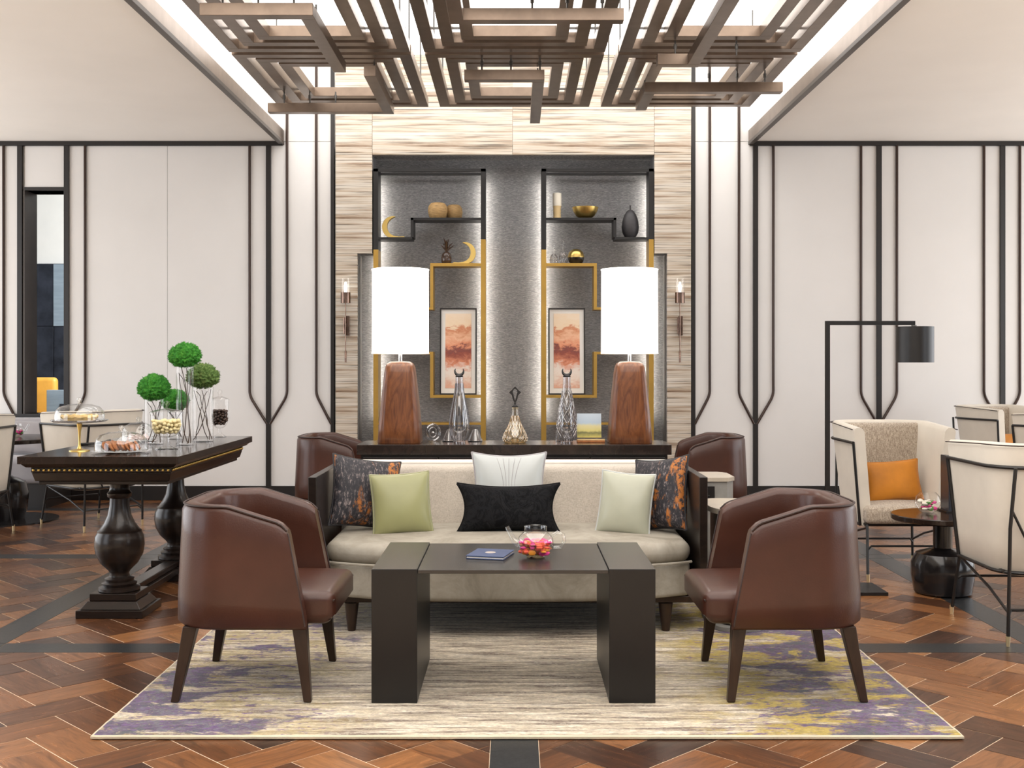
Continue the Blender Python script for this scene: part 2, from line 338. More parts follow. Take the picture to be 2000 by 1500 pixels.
        for j in range(ny):
            for l in range(nz):
                fs.append((V(0, j, l), V(0, j, l+1), V(0, j+1, l+1), V(0, j+1, l))); fs.append((V(nx, j, l), V(nx, j+1, l), V(nx, j+1, l+1), V(nx, j, l+1)))
        return s.add(vs, fs)
    def ball(s, c, r, n=10, m=6, sq=(1, 1, 1)):
        prof = [(r*math.sin(math.pi*i/m), -r*math.cos(math.pi*i/m)*sq[2]) for i in range(m+1)]
        return s.lathe(prof, n, c, sq[0], sq[1])
    def build(s, name, m, parent=None, bevel=0, angle=38, seg=2, label=None, kind=None):
        me = bpy.data.meshes.new(name); me.from_pydata(s.v, [], s.f); me.validate()
        me.polygons.foreach_set('use_smooth', [True]*len(me.polygons)); me.set_sharp_from_angle(angle=R(angle))
        me.materials.append(MT[m] if isinstance(m, str) else m); me.update()
        o = bpy.data.objects.new(name, me); COL.objects.link(o)
        if parent: o.parent = parent
        if bevel:
            b = o.modifiers.new('edge', 'BEVEL'); b.width = bevel; b.segments = seg; b.limit_method = 'ANGLE'; b.angle_limit = R(40); b.harden_normals = True
        if label: o['label'] = label
        if kind: o['kind'] = kind
        return o
def thing(name, label, cat, loc=(0, 0, 0), rz=0, group=None, rx=0, ry=0):
    o = bpy.data.objects.new(name, None); COL.objects.link(o); o.empty_display_size = .1
    o.location = loc; o.rotation_euler = (rx, ry, rz); return tag(o, label, cat, group)
def tag(o, label, cat, group=None, kind=None):
    o['label'] = label; o['category'] = cat
    if group: o['group'] = group
    if kind: o['kind'] = kind
    return o
def struct(o, label=None):
    o['kind'] = 'structure'
    if label: o['label'] = label
    return o
def copy_tree(o, parent=None):
    c = o.copy(); COL.objects.link(c)
    if parent: c.parent = parent
    for ch in o.children: copy_tree(ch, c)
    return c
def sstep(a, b, x):
    t = max(0, min(1, (x-a)/(b-a))); return t*t*(3-2*t)
# ================================================================== THE SETTING
DW = 10.3             # the back wall stands 10.3 m away
ZC = 3.28             # soffit height
XL, XR = -2.12, 2.15  # edges of the ceiling recess
CEIL = 4.05
# ---- floor: walnut herringbone in a grid of ebonised strips
fl = struct(B().box(-8, 8, -3, 16, -.06, -.0016).build('floor', 'grout'), 'walnut herringbone floor divided by dark strips')
SW = .08; GX = [-7.05, -4.7, -2.35, 0, 2.35, 4.7, 7.05]; GY = [2.6, 4.95, 7.3, 9.65]
cellx = [(a+SW, b-SW) for a, b in zip(GX[:-1], GX[1:])]; celly = [(a+SW, b-SW) for a, b in zip(GY[:-1], GY[1:])]+[(9.73, 10.34)]
TW, TL = .165, .33
def clip(poly, x0, x1, y0, y1):
    for ax, lim, sg in ((0, x0, 1), (0, x1, -1), (1, y0, 1), (1, y1, -1)):
        out = []
        for i, p in enumerate(poly):
            q = poly[(i+1) % len(poly)]; a = (p[ax]-lim)*sg; b = (q[ax]-lim)*sg
            if a >= 0: out.append(p)
            if a*b < 0:
                t = a/(a-b); out.append((p[0]+(q[0]-p[0])*t, p[1]+(q[1]-p[1])*t))
        poly = out
        if len(poly) < 3: return []
    return poly
def parea(p): return .5*abs(sum(p[i-1][0]*p[i][1]-p[i][0]*p[i-1][1] for i in range(len(p))))
tiles = []
ca = math.cos(R(45)); sa = math.sin(R(45))
def rotuv(u, v): return ((u*ca-v*sa), (u*sa+v*ca))
base_tiles = []
for mI in range(-14, 15):
    for t in range(-60, 61):
        for (u0, v0, lu, lv) in ((t+4*mI, t, 2, 1), (t+2+4*mI, t-1, 1, 2)):
            cu, cv = (u0+lu/2)*TW, (v0+lv/2)*TW; cx, cy = rotuv(cu, cv)
            if -.4 < cx < 7.3 and -4.2 < cy < 4.4: base_tiles.append((u0*TW, v0*TW, lu*TW, lv*TW, cx, cy))
def frame_px(x, y): return 1005+x*FP/y, 710+EYE*FP/y
for side in (1, -1):
    for (u0, v0, lu, lv, cx, cy) in base_tiles:
        g = .0021
        cor = [rotuv(u0+g, v0+g), rotuv(u0+lu-g, v0+g), rotuv(u0+lu-g, v0+lv-g), rotuv(u0+g, v0+lv-g)]
        cor = [(side*x, y+6.1) for x, y in cor]; c = (side*cx, cy+6.1)
        if side < 0: cor = cor[::-1]
        if c[1] < 3.1 or c[1] > 10.6 or abs(c[0]) > c[1]*.47+.5: continue
        if abs(c[0]) > 7: continue
        for (x0, x1) in cellx:
            for (y0, y1) in celly:
                if c[0] < x0-.3 or c[0] > x1+.3 or c[1] < y0-.3 or c[1] > y1+.3: continue
                p = clip(cor, x0, x1, y0, y1)
                if len(p) < 3 or parea(p) < .00005: continue
                whole = parea(p) > TW*TL*.955 and len(p) == 4
                mx = sum(q[0] for q in p)/len(p); my = sum(q[1] for q in p)/len(p)
                if -1.15 < mx < 1.22 and 4.0 < my < 5.65: continue          # under the rug
                ang = 45 if lu > lv else 135
                if side < 0: ang = -ang
                fx, fy = frame_px(mx, my)
                vis = parea(p)/my**3*(1 if (-40 < fx < 2040 and fy < 1530) else .05)
                tiles.append((vis, p, whole, (mx, my), ang, random.random()))
tiles.sort(key=lambda t: -t[0])
def flat_piece(poly, z0, z1, uvfn, name, m):
    n = len(poly); vs = [(x, y, z1) for x, y in poly]+[(x, y, z0) for x, y in poly]
    fs = [tuple(range(n))]+[(i, n+i, n+(i+1) % n, (i+1) % n) for i in range(n)]
    me = bpy.data.meshes.new(name); me.from_pydata(vs, [], fs); uv = me.uv_layers.new(name='UVMap')
    for l in me.loops: uv.data[l.index].uv = uvfn(vs[l.vertex_index])
    me.materials.append(m); me.update(); return me
hx, hy = TL/2-.0021, TW/2-.0021
shared = flat_piece([(-hx, -hy), (hx, -hy), (hx, hy), (-hx, hy)], -.012, 0, lambda v: (v[0], v[1]), 'tile', MT['walnut_tile'])
for k, (vis, p, whole, c, ang, tone) in enumerate(tiles[:300]):
    if whole: me = shared; loc = c
    else:
        q = R(-ang); ce = math.cos(q); se = math.sin(q)
        loc = c; pp = [((x-c[0])*ce-(y-c[1])*se, (x-c[0])*se+(y-c[1])*ce) for x, y in p]
        ar = sum(pp[i-1][0]*pp[i][1]-pp[i][0]*pp[i-1][1] for i in range(len(pp)))
        if ar < 0: pp = pp[::-1]
        me = flat_piece(pp, -.012, 0, lambda v: (v[0], v[1]), 'tile', MT['walnut_tile'])
    o = bpy.data.objects.new('tile', me); COL.objects.link(o); o.parent = fl
    o.location = (loc[0], loc[1], random.uniform(-.0006, .0004)); o.rotation_euler = (0, 0, R(ang)); o['tone'] = tone
vs, fs, uvs, tn = [], [], [], []
for (vis, p, whole, c, ang, tone) in tiles[300:]:
    o = len(vs); n = len(p); q = R(-ang); ce = math.cos(q); se = math.sin(q)
    ar = sum(p[i-1][0]*p[i][1]-p[i][0]*p[i-1][1] for i in range(n))
    if ar < 0: p = p[::-1]
    for x, y in p: vs.append((x, y, 0)); uvs.append(((x-c[0])*ce-(y-c[1])*se, (x-c[0])*se+(y-c[1])*ce))
    fs.append(tuple(range(o, o+n))); tn.append(tone)
me = bpy.data.meshes.new('herringbone_tiles'); me.from_pydata(vs, [], fs); uv = me.uv_layers.new(name='UVMap')
for l in me.loops: uv.data[l.index].uv = uvs[l.vertex_index]
at = me.attributes.new('tone', 'FLOAT', 'FACE'); at.data.foreach_set('value', tn); me.materials.append(MT['walnut_far'])
o = bpy.data.objects.new('herringbone_tiles', me); COL.objects.link(o); o.parent = fl; o['kind'] = 'stuff'
for x in GX[1:-1]:                     # dark strips, a plank from crossing to crossing
    for y0, y1 in celly: B().box(x-SW+.002, x+SW-.002, y0+.002, y1-.002, -.012, .0004).build('strip_plank', 'ebony', fl)
for y in GY[1:]:
    for x0, x1 in cellx: B().box(x0+.002, x1-.002, y-SW+.002, y+SW-.002, -.012, .0004).build('strip_plank', 'ebony', fl)
    for x in GX[1:-1]: B().box(x-SW+.002, x+SW-.002, y-SW+.002, y+SW-.002, -.012, .0004).build('strip_plank', 'ebony', fl)

# ---- back wall: core, cream panels, dark trims and bent rods
xo0, xo1, zo0, zo1 = X(48, DW), X(131, DW), Z(808, DW), Z(372, DW)       # opening to the next room
xm0, xm1 = X(653, DW), X(1351, DW)                                        # stone feature between these
w = B()
w.box(-7.5, xo0, DW+.02, DW+.22, 0, CEIL).box(xo0, xo1, DW+.02, DW+.22, 0, zo0).box(xo0, xo1, DW+.02, DW+.22, zo1, CEIL)
w.box(xo1, xm0, DW+.02, DW+.22, 0, CEIL).box(xm1, 7.5, DW+.02, DW+.22, 0, CEIL).box(xm0, xm1, DW+.24, DW+.3, 0, CEIL)
wall = struct(w.build('wall_back', 'wallpanel'), 'cream panelled back wall with dark bent metal rods')
ztop = ZC-.04; zb = .13
def panel(x0, x1, z0, z1): B().box(x0+.0015, x1-.0015, DW, DW+.021, z0+.0015, z1-.0015).build('panel', 'wallpanel', wall, bevel=.001)
c = lambda px: X(px, DW)
for a, b in ((-260, -60), (-60, 40)): panel(c(a), c(b), zb, ztop)
panel(c(48), c(131), zo1+.03, ztop); panel(c(40), c(131), zb, zo0-.03)
panel(c(131), c(327), zb, ztop); panel(c(327), c(525), zb, ztop)
panel(c(525), xm0, zb, ZC); panel(XL, xm0, ZC, CEIL)
panel(xm1, c(1475), zb, ZC); panel(xm1, XR, ZC, CEIL)
panel(c(1475), c(1716), zb, ztop); panel(c(1716), c(1957), zb, ztop); panel(c(1957), c(2200), zb, ztop)
def trimv(px, z0, z1, wd=.046, dp=.022): B().box(c(px)-wd/2, c(px)+wd/2, DW-dp, DW+.005, z0, z1).build('trim', 'trim', wall, bevel=.002)
for px in (40, 131, 525, 1475, 1716, 1957): trimv(px, zb-.01, ztop)
for px in (650, 1354): trimv(px, zb-.01, CEIL, .034)
def rod(px, to, z1):
    x, xt = c(px), c(to); s = 1 if xt > x else -1; zt = Z(828, DW); zbnd = Z(776, DW); pts = [(x, DW-.012, z1), (x, DW-.012, zbnd+.07)]
    for i in range(1, 7):
        t = i/6; pts.append((x+s*.028*t*t, DW-.012, zbnd+.07-.10*t))
    pts.append((xt-s*.012, DW-.012, zt)); B().tube(pts, .0125, 8).build('rod', 'rod', wall)
for px, to, z1 in ((8, 40, ztop), (167, 131, ztop), (488, 525, ztop), (561, 525, CEIL), (618, 650, CEIL), (1386, 1354, CEIL), (1443, 1475, CEIL), (1510, 1475, ztop),
                   (1681, 1716, ztop), (1751, 1716, ztop), (1921, 1957, ztop), (1991, 1957, ztop)): rod(px, to, z1)
# frame of the opening
B().box(xo0-.01, xo0+.004, DW-.01, DW+.26, zo0, zo1).build('reveal', 'walldark', wall)
B().box(xo1-.004, xo1+.01, DW-.01, DW+.26, zo0, zo1).build('reveal', 'walldark', wall)
B().box(xo0, xo1, DW-.01, DW+.26, zo1, zo1+.03).build('reveal', 'trim', wall)
B().box(c(-60), xo1+.02, DW-.03, DW+.26, zo0-.035, zo0).build('sill', 'trim', wall)
for nm, a, b in (('baseboard_left', -7.5, xm0), ('baseboard_right', xm1, 7.5)): struct(B().box(a, b, DW-.02, DW+.02, 0, zb).build(nm, 'trim', bevel=.003), 'tall dark baseboard under the cream panels')
struct(B().box(-7.5, XL, DW-.025, DW+.02, ztop, ZC).build('trim_1', 'trim'), 'dark trim under the ceiling beside the doorway panels')
struct(B().box(XR, 7.5, DW-.025, DW+.02, ztop, ZC).build('trim_2', 'trim'), 'dark trim under the ceiling above the black floor lamp')
# ---- ceiling: two plaster soffits, a bronze-edged recess, a luminous ceiling above
cb = B().box(-8, XL, -3, DW+.2, ZC, ZC+.12).box(XR, 8, -3, DW+.2, ZC, ZC+.12)
ceil = struct(cb.build('ceiling', 'soffit'), 'plaster soffits around a bronze-edged luminous recess')
for x, s in ((XL, 1), (XR, -1)):
    B().box(min(x, x+s*.012), max(x, x+s*.012), -3, DW, ZC-.012, ZC+.10).build('fascia', 'bronze', ceil)
    B().box(min(x-s*.03, x+s*.014), max(x-s*.03, x+s*.014), -3, DW, ZC-.03, ZC-.002).build('edge_trim', 'bronzedark', ceil)
    xx = x-s*.30
    B().box(min(xx, xx-s*.05), max(xx, xx-s*.05), -3, DW+.02, ZC+.12, CEIL).build('cove_wall', 'cofferwhite', ceil)
B().box(XL-.35, XR+.35, -3, DW+.3, CEIL, CEIL+.03).build('luminous_panel', 'glow', ceil)
# ---- stone feature wall with its niche
DM = 10.2
cm = lambda px: X(px, DM)
feat = struct(B().box(cm(690), cm(1311), DM+.30, DM+.33, 0, Z(300, DM)).build('wall_feature', 'grasscloth'), 'grey grasscloth niche framed by striped travertine slabs')
zt_, zs_ = Z(302, DM), Z(495, DM)
def slab(x0, x1, z0, z1): 
    o = B().box(-(x1-x0)/2+.0012, (x1-x0)/2-.0012, 0, .05, -(z1-z0)/2+.0012, (z1-z0)/2-.0012).build('marble_slab', 'marble', feat, bevel=.0015); o.location = ((x0+x1)/2, DM, (z0+z1)/2); return o
a0, a1, a2, a3, a4 = cm(655), cm(727), cm(1001), cm(1278), cm(1350)
for x0, x1 in ((a0, a1), (a1, a2), (a2, a3), (a3, a4)): slab(x0, x1, zt_, 3.55); slab(x0, x1, 3.55, CEIL)
slab(a0, a1, zs_, zt_); slab(a3, a4, zs_, zt_); slab(a0, cm(698), 0, zs_); slab(cm(1303), a4, 0, zs_)
for (x0, x1, z0, z1) in ((a0, a4, zt_, zt_+.1), (a0, a1, zs_, zt_), (a3, a4, zs_, zt_), (a0, cm(698), 0, zs_), (cm(1303), a4, 0, zs_)): B().box(x0, x1, DM+.05, DM+.3, z0, z1).build('niche_lining', 'grasscloth', feat)
# ---- the room seen through the opening
B2 = struct(B().box(-9, -3.8, 15, 15.1, 0, 2.58).build('wall_lounge', 'inkwall'), 'dark stone wall of the next room')
for i, (x0, x1, z0, z1) in enumerate(((-6.45, -6.13, 1.75, 2.57), (-6.45, -6.13, .9, 1.74), (-6.12, -5.7, .0, 1.74), (-6.8, -6.46, .0, 2.57))): B().box(x0, x1, 14.97, 15, z0, z1).build('panel', 'inkwall', B2, bevel=.002)
B().box(-6.12, -5.6, 14.95, 15, 1.75, 2.57).build('panel', 'bluepanel', B2, label='blue-grey fabric wall panel')
struct(B().box(-9, -3.8, 15.02, 15.2, 2.58, 4.4).build('wall_lounge_upper', 'wallpale'), 'pale upper wall of the next room')
struct(B().box(-9, -2.5, 10.6, 15.2, 3.5, 3.55).build('ceiling_lounge', 'wallpale'), 'pale ceiling of the next room')
t = thing('lounge_chair', 'mustard leather chair seen through the narrow wall opening', 'chair', (-5.52, 12.9, 0))
B().rbox(-.22, .22, .12, .22, .5, 1.09, .05).build('backrest', 'yellow', t); B().rbox(-.25, .25, -.3, .2, .4, .5, .04).build('seat', 'yellow', t)
for sx in (-.2, .2):
    for sy in (-.24, .16): B().tube([(sx, sy, .41), (sx*1.1, sy*1.15, 0)], [.02, .012]).build('leg', 'legwood', t)
t = thing('display_box', 'blue-grey framed box beyond the narrow wall opening', 'box', (-5.05, 12.6, 0))
B().box(-.17, .17, -.04, .04, .12, .955).build('panel', 'bluepanel', t, bevel=.005); B().box(-.02, .18, -.05, -.035, .5, .80).build('dark_screen', 'inkwall', t); B().box(-.2, .2, -.12, .12, 0, .12).build('base', 'inkwall', t)

# ================================================================== HANGING CEILING LATTICE
ZLAT = 3.35
def lattice(cx, y0, y1, label):
    t = thing('ceiling_lattice', label, 'ceiling lattice', (cx, (y0+y1)/2, ZLAT), group='bronze ceiling lattice modules')
    hw, hd, bw, pitch, hh = .61, (y1-y0)/2, .082, .132, .07
    for k in range(3):
        a, b = hw-k*pitch, hd-k*pitch; z = k*.004
        for s in (-1, 1):
            B().box(-a, a, min(s*b, s*(b-bw)), max(s*b, s*(b-bw)), z, z+hh).build('bar', 'bronze', t, bevel=.002)
            B().box(min(s*a, s*(a-bw)), max(s*a, s*(a-bw)), -b+bw, b-bw, z, z+hh).build('bar', 'bronze', t, bevel=.002)
    for sx in (-1, 1):
        for y in (-hd*.62, hd*.62):
            B().tube([(sx*(hw-.04), y, hh), (sx*(hw-.04), y, CEIL-ZLAT)], .006, 6).build('hanger', 'steel', t)
            B().box(min(sx*(hw-.3), sx*hw), max(sx*(hw-.3), sx*hw), y-.006, y+.006, hh-.002, hh+.012).build('tie_rod', 'steel', t)
for i, (cx, nm) in enumerate(((-1.315, 'over the moss balls side'), (0, 'in the middle of the recess'), (1.315, 'over the floor lamp side'))):
    lattice(cx, 7.66, 9.22, 'bronze ceiling lattice frame of the rear row, '+nm)
    lattice(cx, 6.04, 7.60, 'bronze ceiling lattice frame of the front row, '+nm)
def lbar(label, tr, ln):
    t = thing('hanging_bronze_bar', label, 'ceiling bar', (0, 0, 0), group='dropped bronze bars')
    z0, z1 = 3.195, 3.265
    x0, x1, y = tr; x, y0, y1 = ln
    B().box(x0, x1, y-.04, y+.04, z0, z1).build('cross_bar', 'bronze', t, bevel=.002)
    ya, yb = (y0, y-.04) if abs(y1-y) < .08 else (y+.04, y1)
    B().box(x-.04, x+.04, ya, yb, z0, z1).build('long_bar', 'bronze', t, bevel=.002)
    xs = (x0+.12, x0+.32, x0+.52) if abs(x1-x) < .3 else (x1-.12, x1-.32, x1-.52)
    for q in xs: B().tube([(q, y, z1), (q, y, ZLAT+.01)], .006, 6).build('hanger', 'steel', t); B().tube([(q, y, z1+.04), (q, y, z1+.07)], .011, 6).build('turnbuckle', 'steel', t)
    B().tube([(x, ya+.25, z1), (x, ya+.25, ZLAT+.01)], .006, 6).build('hanger', 'steel', t)
lbar('lowest bronze ceiling bar with three hangers, nearest the cream left panels', (-1.91, -.94, 8.75), (-.98, 7.62, 8.75))
lbar('dropped L-shaped bronze bar over the moss-ball table, cut by the frame top', (-1.76, -1.127, 6.33), (-1.167, 6.33, 7.53))
lbar('dropped L-shaped bronze bar in the centre, ending above the niche', (-.345, .205, 7.76), (.165, 7.76, 9.13))
lbar('dropped long bronze cross bar at the top centre of the view', (-.37, .62, 6.42), (-.33, 5.0, 6.42))
lbar('dropped bronze bar slanting from the top edge beside the right recess', (.93, 1.206, 7.36), (1.166, 5.5, 7.36))
lbar('lowest bronze bar with three hangers, nearest the right soffit', (.93, 1.92, 8.1), (.97, 8.1, 8.66))
# ================================================================== RUG
rug = thing('area_rug', 'cream rug with mustard, slate and purple abstract blotches under the coffee table', 'rug', (0, 0, 0))
nx, ny = 120, 90; rx0, rx1, ry0, ry1 = -1.405, 1.49, 3.745, 5.95; b = B(); vs = []
for j in range(ny+1):
    for i in range(nx+1):
        x = rx0+(rx1-rx0)*i/nx; y = ry0+(ry1-ry0)*j/ny
        vs.append((x, y, .013+.0015*mnoise.noise((x*30, y*30, 0))))
b.add(vs, [(j*(nx+1)+i, j*(nx+1)+i+1, (j+1)*(nx+1)+i+1, (j+1)*(nx+1)+i) for j in range(ny) for i in range(nx)])
b.build('pile', 'rug', rug)
pts = []
def jit(x, y): return (x+.002*mnoise.noise((x*60, y*60, 3)), y+.002*mnoise.noise((x*60, y*60, 9)), .0075)
for i in range(121): pts.append(jit(rx0+(rx1-rx0)*i/120, ry0))
for i in range(1, 90): pts.append(jit(rx1, ry0+(ry1-ry0)*i/90))
for i in range(121): pts.append(jit(rx1-(rx1-rx0)*i/120, ry1))
for i in range(1, 90): pts.append(jit(rx0, ry1-(ry1-ry0)*i/90))
B().tube(pts, .0072, 6, True).build('binding', 'rugedge', rug)
ZR = .0145     # top of the pile
# ================================================================== COFFEE TABLE
ct = thing('coffee_table', 'low black metal coffee table with two slab legs on the rug', 'coffee table', (0, 0, ZR))
HT = .501-ZR
for x0, x1 in ((-.521, -.354), (.344, .513)):
    o = B().box(x0, x1, 4.098, 4.715, 0, HT).build('slab_leg', 'coffee', ct, bevel=.002)
    B().box(x0+.0015, x1-.0015, 4.0995, 4.7135, HT, HT+.0012).build('cap', 'coffeetop', o)
B().box(-.3525, .3425, 4.103, 4.71, HT-.017, HT-.003).build('table_top', 'coffeetop', ct, bevel=.0015)
ZT = ZR+HT-.0028
mn = thing('menu_folder', 'navy blue leather folder with a gold stamp on the coffee table', 'menu', (X(958, 4.4), 4.40, ZT), R(-14))
B().box(-.075, .075, -.085, .085, 0, .004).build('back_cover', 'blue', mn, bevel=.0015); B().box(-.072, .072, -.082, .082, .004, .009).build('pages', 'paper', mn)
cv = B().box(-.075, .075, -.085, .085, .009, .014).build('front_cover', 'blue', mn, bevel=.0015); B().lathe([(.021, 0), (.021, .0006)], 24, (.0, 0, .014)).build('stamp', 'gold_print', cv)
def petals(name, label, n, r, zc, h, loc, mats, sz=.012):
    t = thing(name, label, 'flowers', loc)
    for m in mats:
        b = B()
        for i in range(n):
            a = random.uniform(0, 6.28); q = r*math.sqrt(random.random()); z = zc+random.uniform(0, h); s = sz*random.uniform(.6, 1.2)
            b.ball((q*math.cos(a), q*math.sin(a), z), s, 7, 4, (1, random.uniform(.4, 1), random.uniform(.35, .8)))
        b.build('petals', m, t, kind='stuff')
    return t
def teapot(label, loc, rz, s, flab, lid=False):
    t = thing('glass_teapot', label, 'teapot', loc, rz)
    body = [(.030, .004), (.034, .006), (.055, .022), (.068, .045), (.071, .06), (.066, .078), (.052, .094), (.043, .099), (.043, .118), (.045, .121)]
    B().shellathe([(r*s, z*s) for r, z in body], 36).build('body', 'domeglass', t)
    B().lathe([(0, .002), (.034*s, .002), (.036*s, .006*s), (.03*s, .012*s), (0, .012*s)], 28).build('foot', 'amberglass', t)
    B().tube([(-.063*s, 0, .05*s), (-.085*s, 0, .065*s), (-.098*s, 0, .09*s), (-.112*s, 0, .118*s)], [.016*s, .012*s, .009*s, .008*s], 12).build('spout', 'domeglass', t)
    B().tube([(.062*s, 0, .085*s), (.085*s, 0, .1*s), (.108*s, 0, .09*s), (.112*s, 0, .066*s), (.098*s, 0, .042*s), (.07*s, 0, .04*s)], .0065*s, 10).build('handle', 'domeglass', t)
    return t
d = 4.37
teapot('clear glass teapot of red and orange petals on the coffee table', (X(1046, d), d, ZT), R(-6), 1.0, '')
petals('tea_petals', 'red, orange and magenta petals inside the coffee table teapot', 46, .058, .02, .042, (X(1046, d), d, ZT), ('petal_red', 'petal_pink', 'orange'), .014)

# ================================================================== SOFA
SXC = -.03
def bow(x, y, z):   # softly bowed front
    u = (x-SXC)/.85
    return (x, y+(.16*abs(u)**3.2 if y < 5.45 else 0), z)
sf = thing('sofa', 'oatmeal two-tone sofa with dark wooden arm panels behind the coffee table', 'sofa', (0, 0, 0))
st = B().rbox(SXC-.845, SXC+.845, 5.03, 5.86, .335, .43, .05, .018, bow, 10).build('seat_cushion', 'sofavelvet', sf)
B().tube([bow(SXC-.845+1.69*i/40, 5.028, .338) for i in range(41)], .006, 6).build('welt', 'sofavelvet', st)
B().rbox(SXC-.84, SXC+.84, 5.04, 5.86, .18, .335, .02, 0, bow, 10).build('seat_base', 'sofavelvet', sf)
bk = B().rbox(SXC-.86, SXC+.86, 5.76, 5.93, .36, .725, .035, 0, lambda x, y, z: (x, y+(z-.4)*.12 if y < 5.85 else y+.04, z), 6).build('backrest', 'sofa', sf)
B().rbox(SXC-.862, SXC+.862, 5.885, 5.975, .722, .742, .009).build('top_welt', 'sofawelt', bk)
for s in (-1, 1):
    xa = SXC+s*.868; xb = SXC+s*.905
    B().box(min(xa, xb), max(xa, xb), 5.10, 5.98, .155, .735).build('arm_panel', 'darkwood', sf, bevel=.003)
B().box(SXC-.9, SXC+.9, 5.19, 5.96, .148, .178).build('rail', 'legwood', sf, bevel=.003)
for x in (-.755, .70):
    for y in (5.22, 5.86): B().lathe([(.019, 0), (.034, .13)], 14, (x, y, ZR)).build('leg', 'legwood', sf)
def pillow(name, label, w, h, th, m, pm, loc, rx, rz, ry=0, ears=.09, extra=None):
    t = thing(name, label, 'cushion', loc, R(rz), rx=R(rx), ry=R(ry), group='sofa cushions' if 'sofa' in label else None); n = 20
    def P(u, v):
        return (w/2*u*(1-ears*(1-v*v)*u*u), h/2*v*(1-ears*(1-u*u)*v*v))
    b = B()
    for s in (-1, 1):
        vs = []
        for j in range(n+1):
            for i in range(n+1):
                u = math.sin(math.pi/2*(2*i/n-1)); v = math.sin(math.pi/2*(2*j/n-1)); x, z = P(u, v)
                k = ((1-u*u)*(1-v*v))**.42; wr = .05*mnoise.noise((u*2.3+w*9, v*2.3, s*3))*k
                vs.append((x, s*th/2*(k+wr)*-1, z))
        fs = [(j*(n+1)+i, j*(n+1)+i+1, (j+1)*(n+1)+i+1, (j+1)*(n+1)+i) for j in range(n) for i in range(n)]
        if s < 0: fs = [f[::-1] for f in fs]
        b.add(vs, fs)
    cov = b.build('cover', m, t, angle=80); L = [math.sin(math.pi/2*(2*i/24-1)) for i in range(25)]
    pts = [P(u, -1) for u in L]+[P(1, v) for v in L[1:]]+[P(u, 1) for u in L[::-1][1:]]+[P(-1, v) for v in L[::-1][1:-1]]
    B().tube([(x, 0, z) for x, z in pts], .0055, 6, True).build('piping', pm, t)
    if extra: extra(t, cov, P, th)
    return t
def lines(t, cov, P, th):
    for k in range(5):
        x = (k-2)*.014; pts = []
        for j in range(17):
            v = -.95+1.85*j/16; xx = x*(1+1.6*max(0, v-.1)**1.4); u = xx/.17; pts.append((xx, -th/2*((1-u*u)*(1-v*v))**.42-.0006, P(u, v)[1]))
        B().tube(pts, .0012, 5).build('stitch', 'benchgrey', cov)
pillow('bark_cushion', 'dark orange-flecked cushion against the left sofa arm', .36, .35, .14, 'bark', 'bark_piping', (-.735, 5.55, .612), -14, 28, 9)
pillow('silk_cushion', 'olive green silk cushion leaning beside the left dark cushion on the sofa', .285, .30, .11, 'silk_green', 'silk_green', (X(783, 5.42), 5.44, .572), -16, 10, -3, .06)
pillow('silver_cushion', 'silver silk cushion with centre stitching behind the black sofa cushion', .375, .36, .13, 'silk_silver', 'benchgrey', (X(994, 5.62), 5.645, .625), -12, 0, 0, .12, lines)
pillow('black_cushion', 'long black damask velvet cushion in the middle of the sofa', .50, .245, .13, 'velvetblack', 'velvetblack', (X(993, 5.4), 5.43, .552), -17, 0, 0, .17)
pillow('pale_cushion', 'pale sage silk cushion near the right end of the sofa', .26, .305, .11, 'silk_pale', 'silk_silver', (X(1223, 5.42), 5.45, .572), -15, -16, 4, .06)
pillow('bark_cushion', 'dark purple-flecked cushion against the right sofa arm', .34, .36, .14, 'bark', 'bark_piping', (.715, 5.52, .61), -12, -48, -8)

# ================================================================== CONSOLE TABLE BEHIND THE SOFA
cn = thing('console_table', 'dark wood console table behind the sofa carrying two lamps', 'console table', (0, 0, 0))
CX0, CX1, CY0, CY1, CZ = -.855, .851, 6.1, 6.45, .81
B().box(CX0, CX1, CY0, CY1, CZ-.055, CZ).build('top', 'tabletop', cn, bevel=.002)
B().box(CX0+.02, CX1-.02, CY0+.02, CY1-.02, .06, CZ-.055).build('body', 'darkwood', cn)
B().box(CX0+.04, CX1-.04, CY0+.04, CY1-.04, 0, .06).build('plinth', 'darkwood', cn)
for i in range(4):
    x0 = CX0+.03+i*.412
    dr = B().box(x0+.003, x0+.407, CY0+.006, CY0+.021, .10, CZ-.07).build('drawer_front', 'darkwood', cn, bevel=.002)
    if i in (0, 3): B().box(x0+.03, x0+.37, CY0, CY0+.008, CZ-.094, CZ-.084).build('handle', 'blackmetal', dr)
def rsq(hw, r, n=5):
    pts = []
    for cx, cy, a0 in ((hw-r, hw-r, 0), (-hw+r, hw-r, 90), (-hw+r, -hw+r, 180), (hw-r, -hw+r, 270)):
        for i in range(n+1): a = R(a0+90*i/n); pts.append((cx+r*math.cos(a), cy+r*math.sin(a)))
    return pts
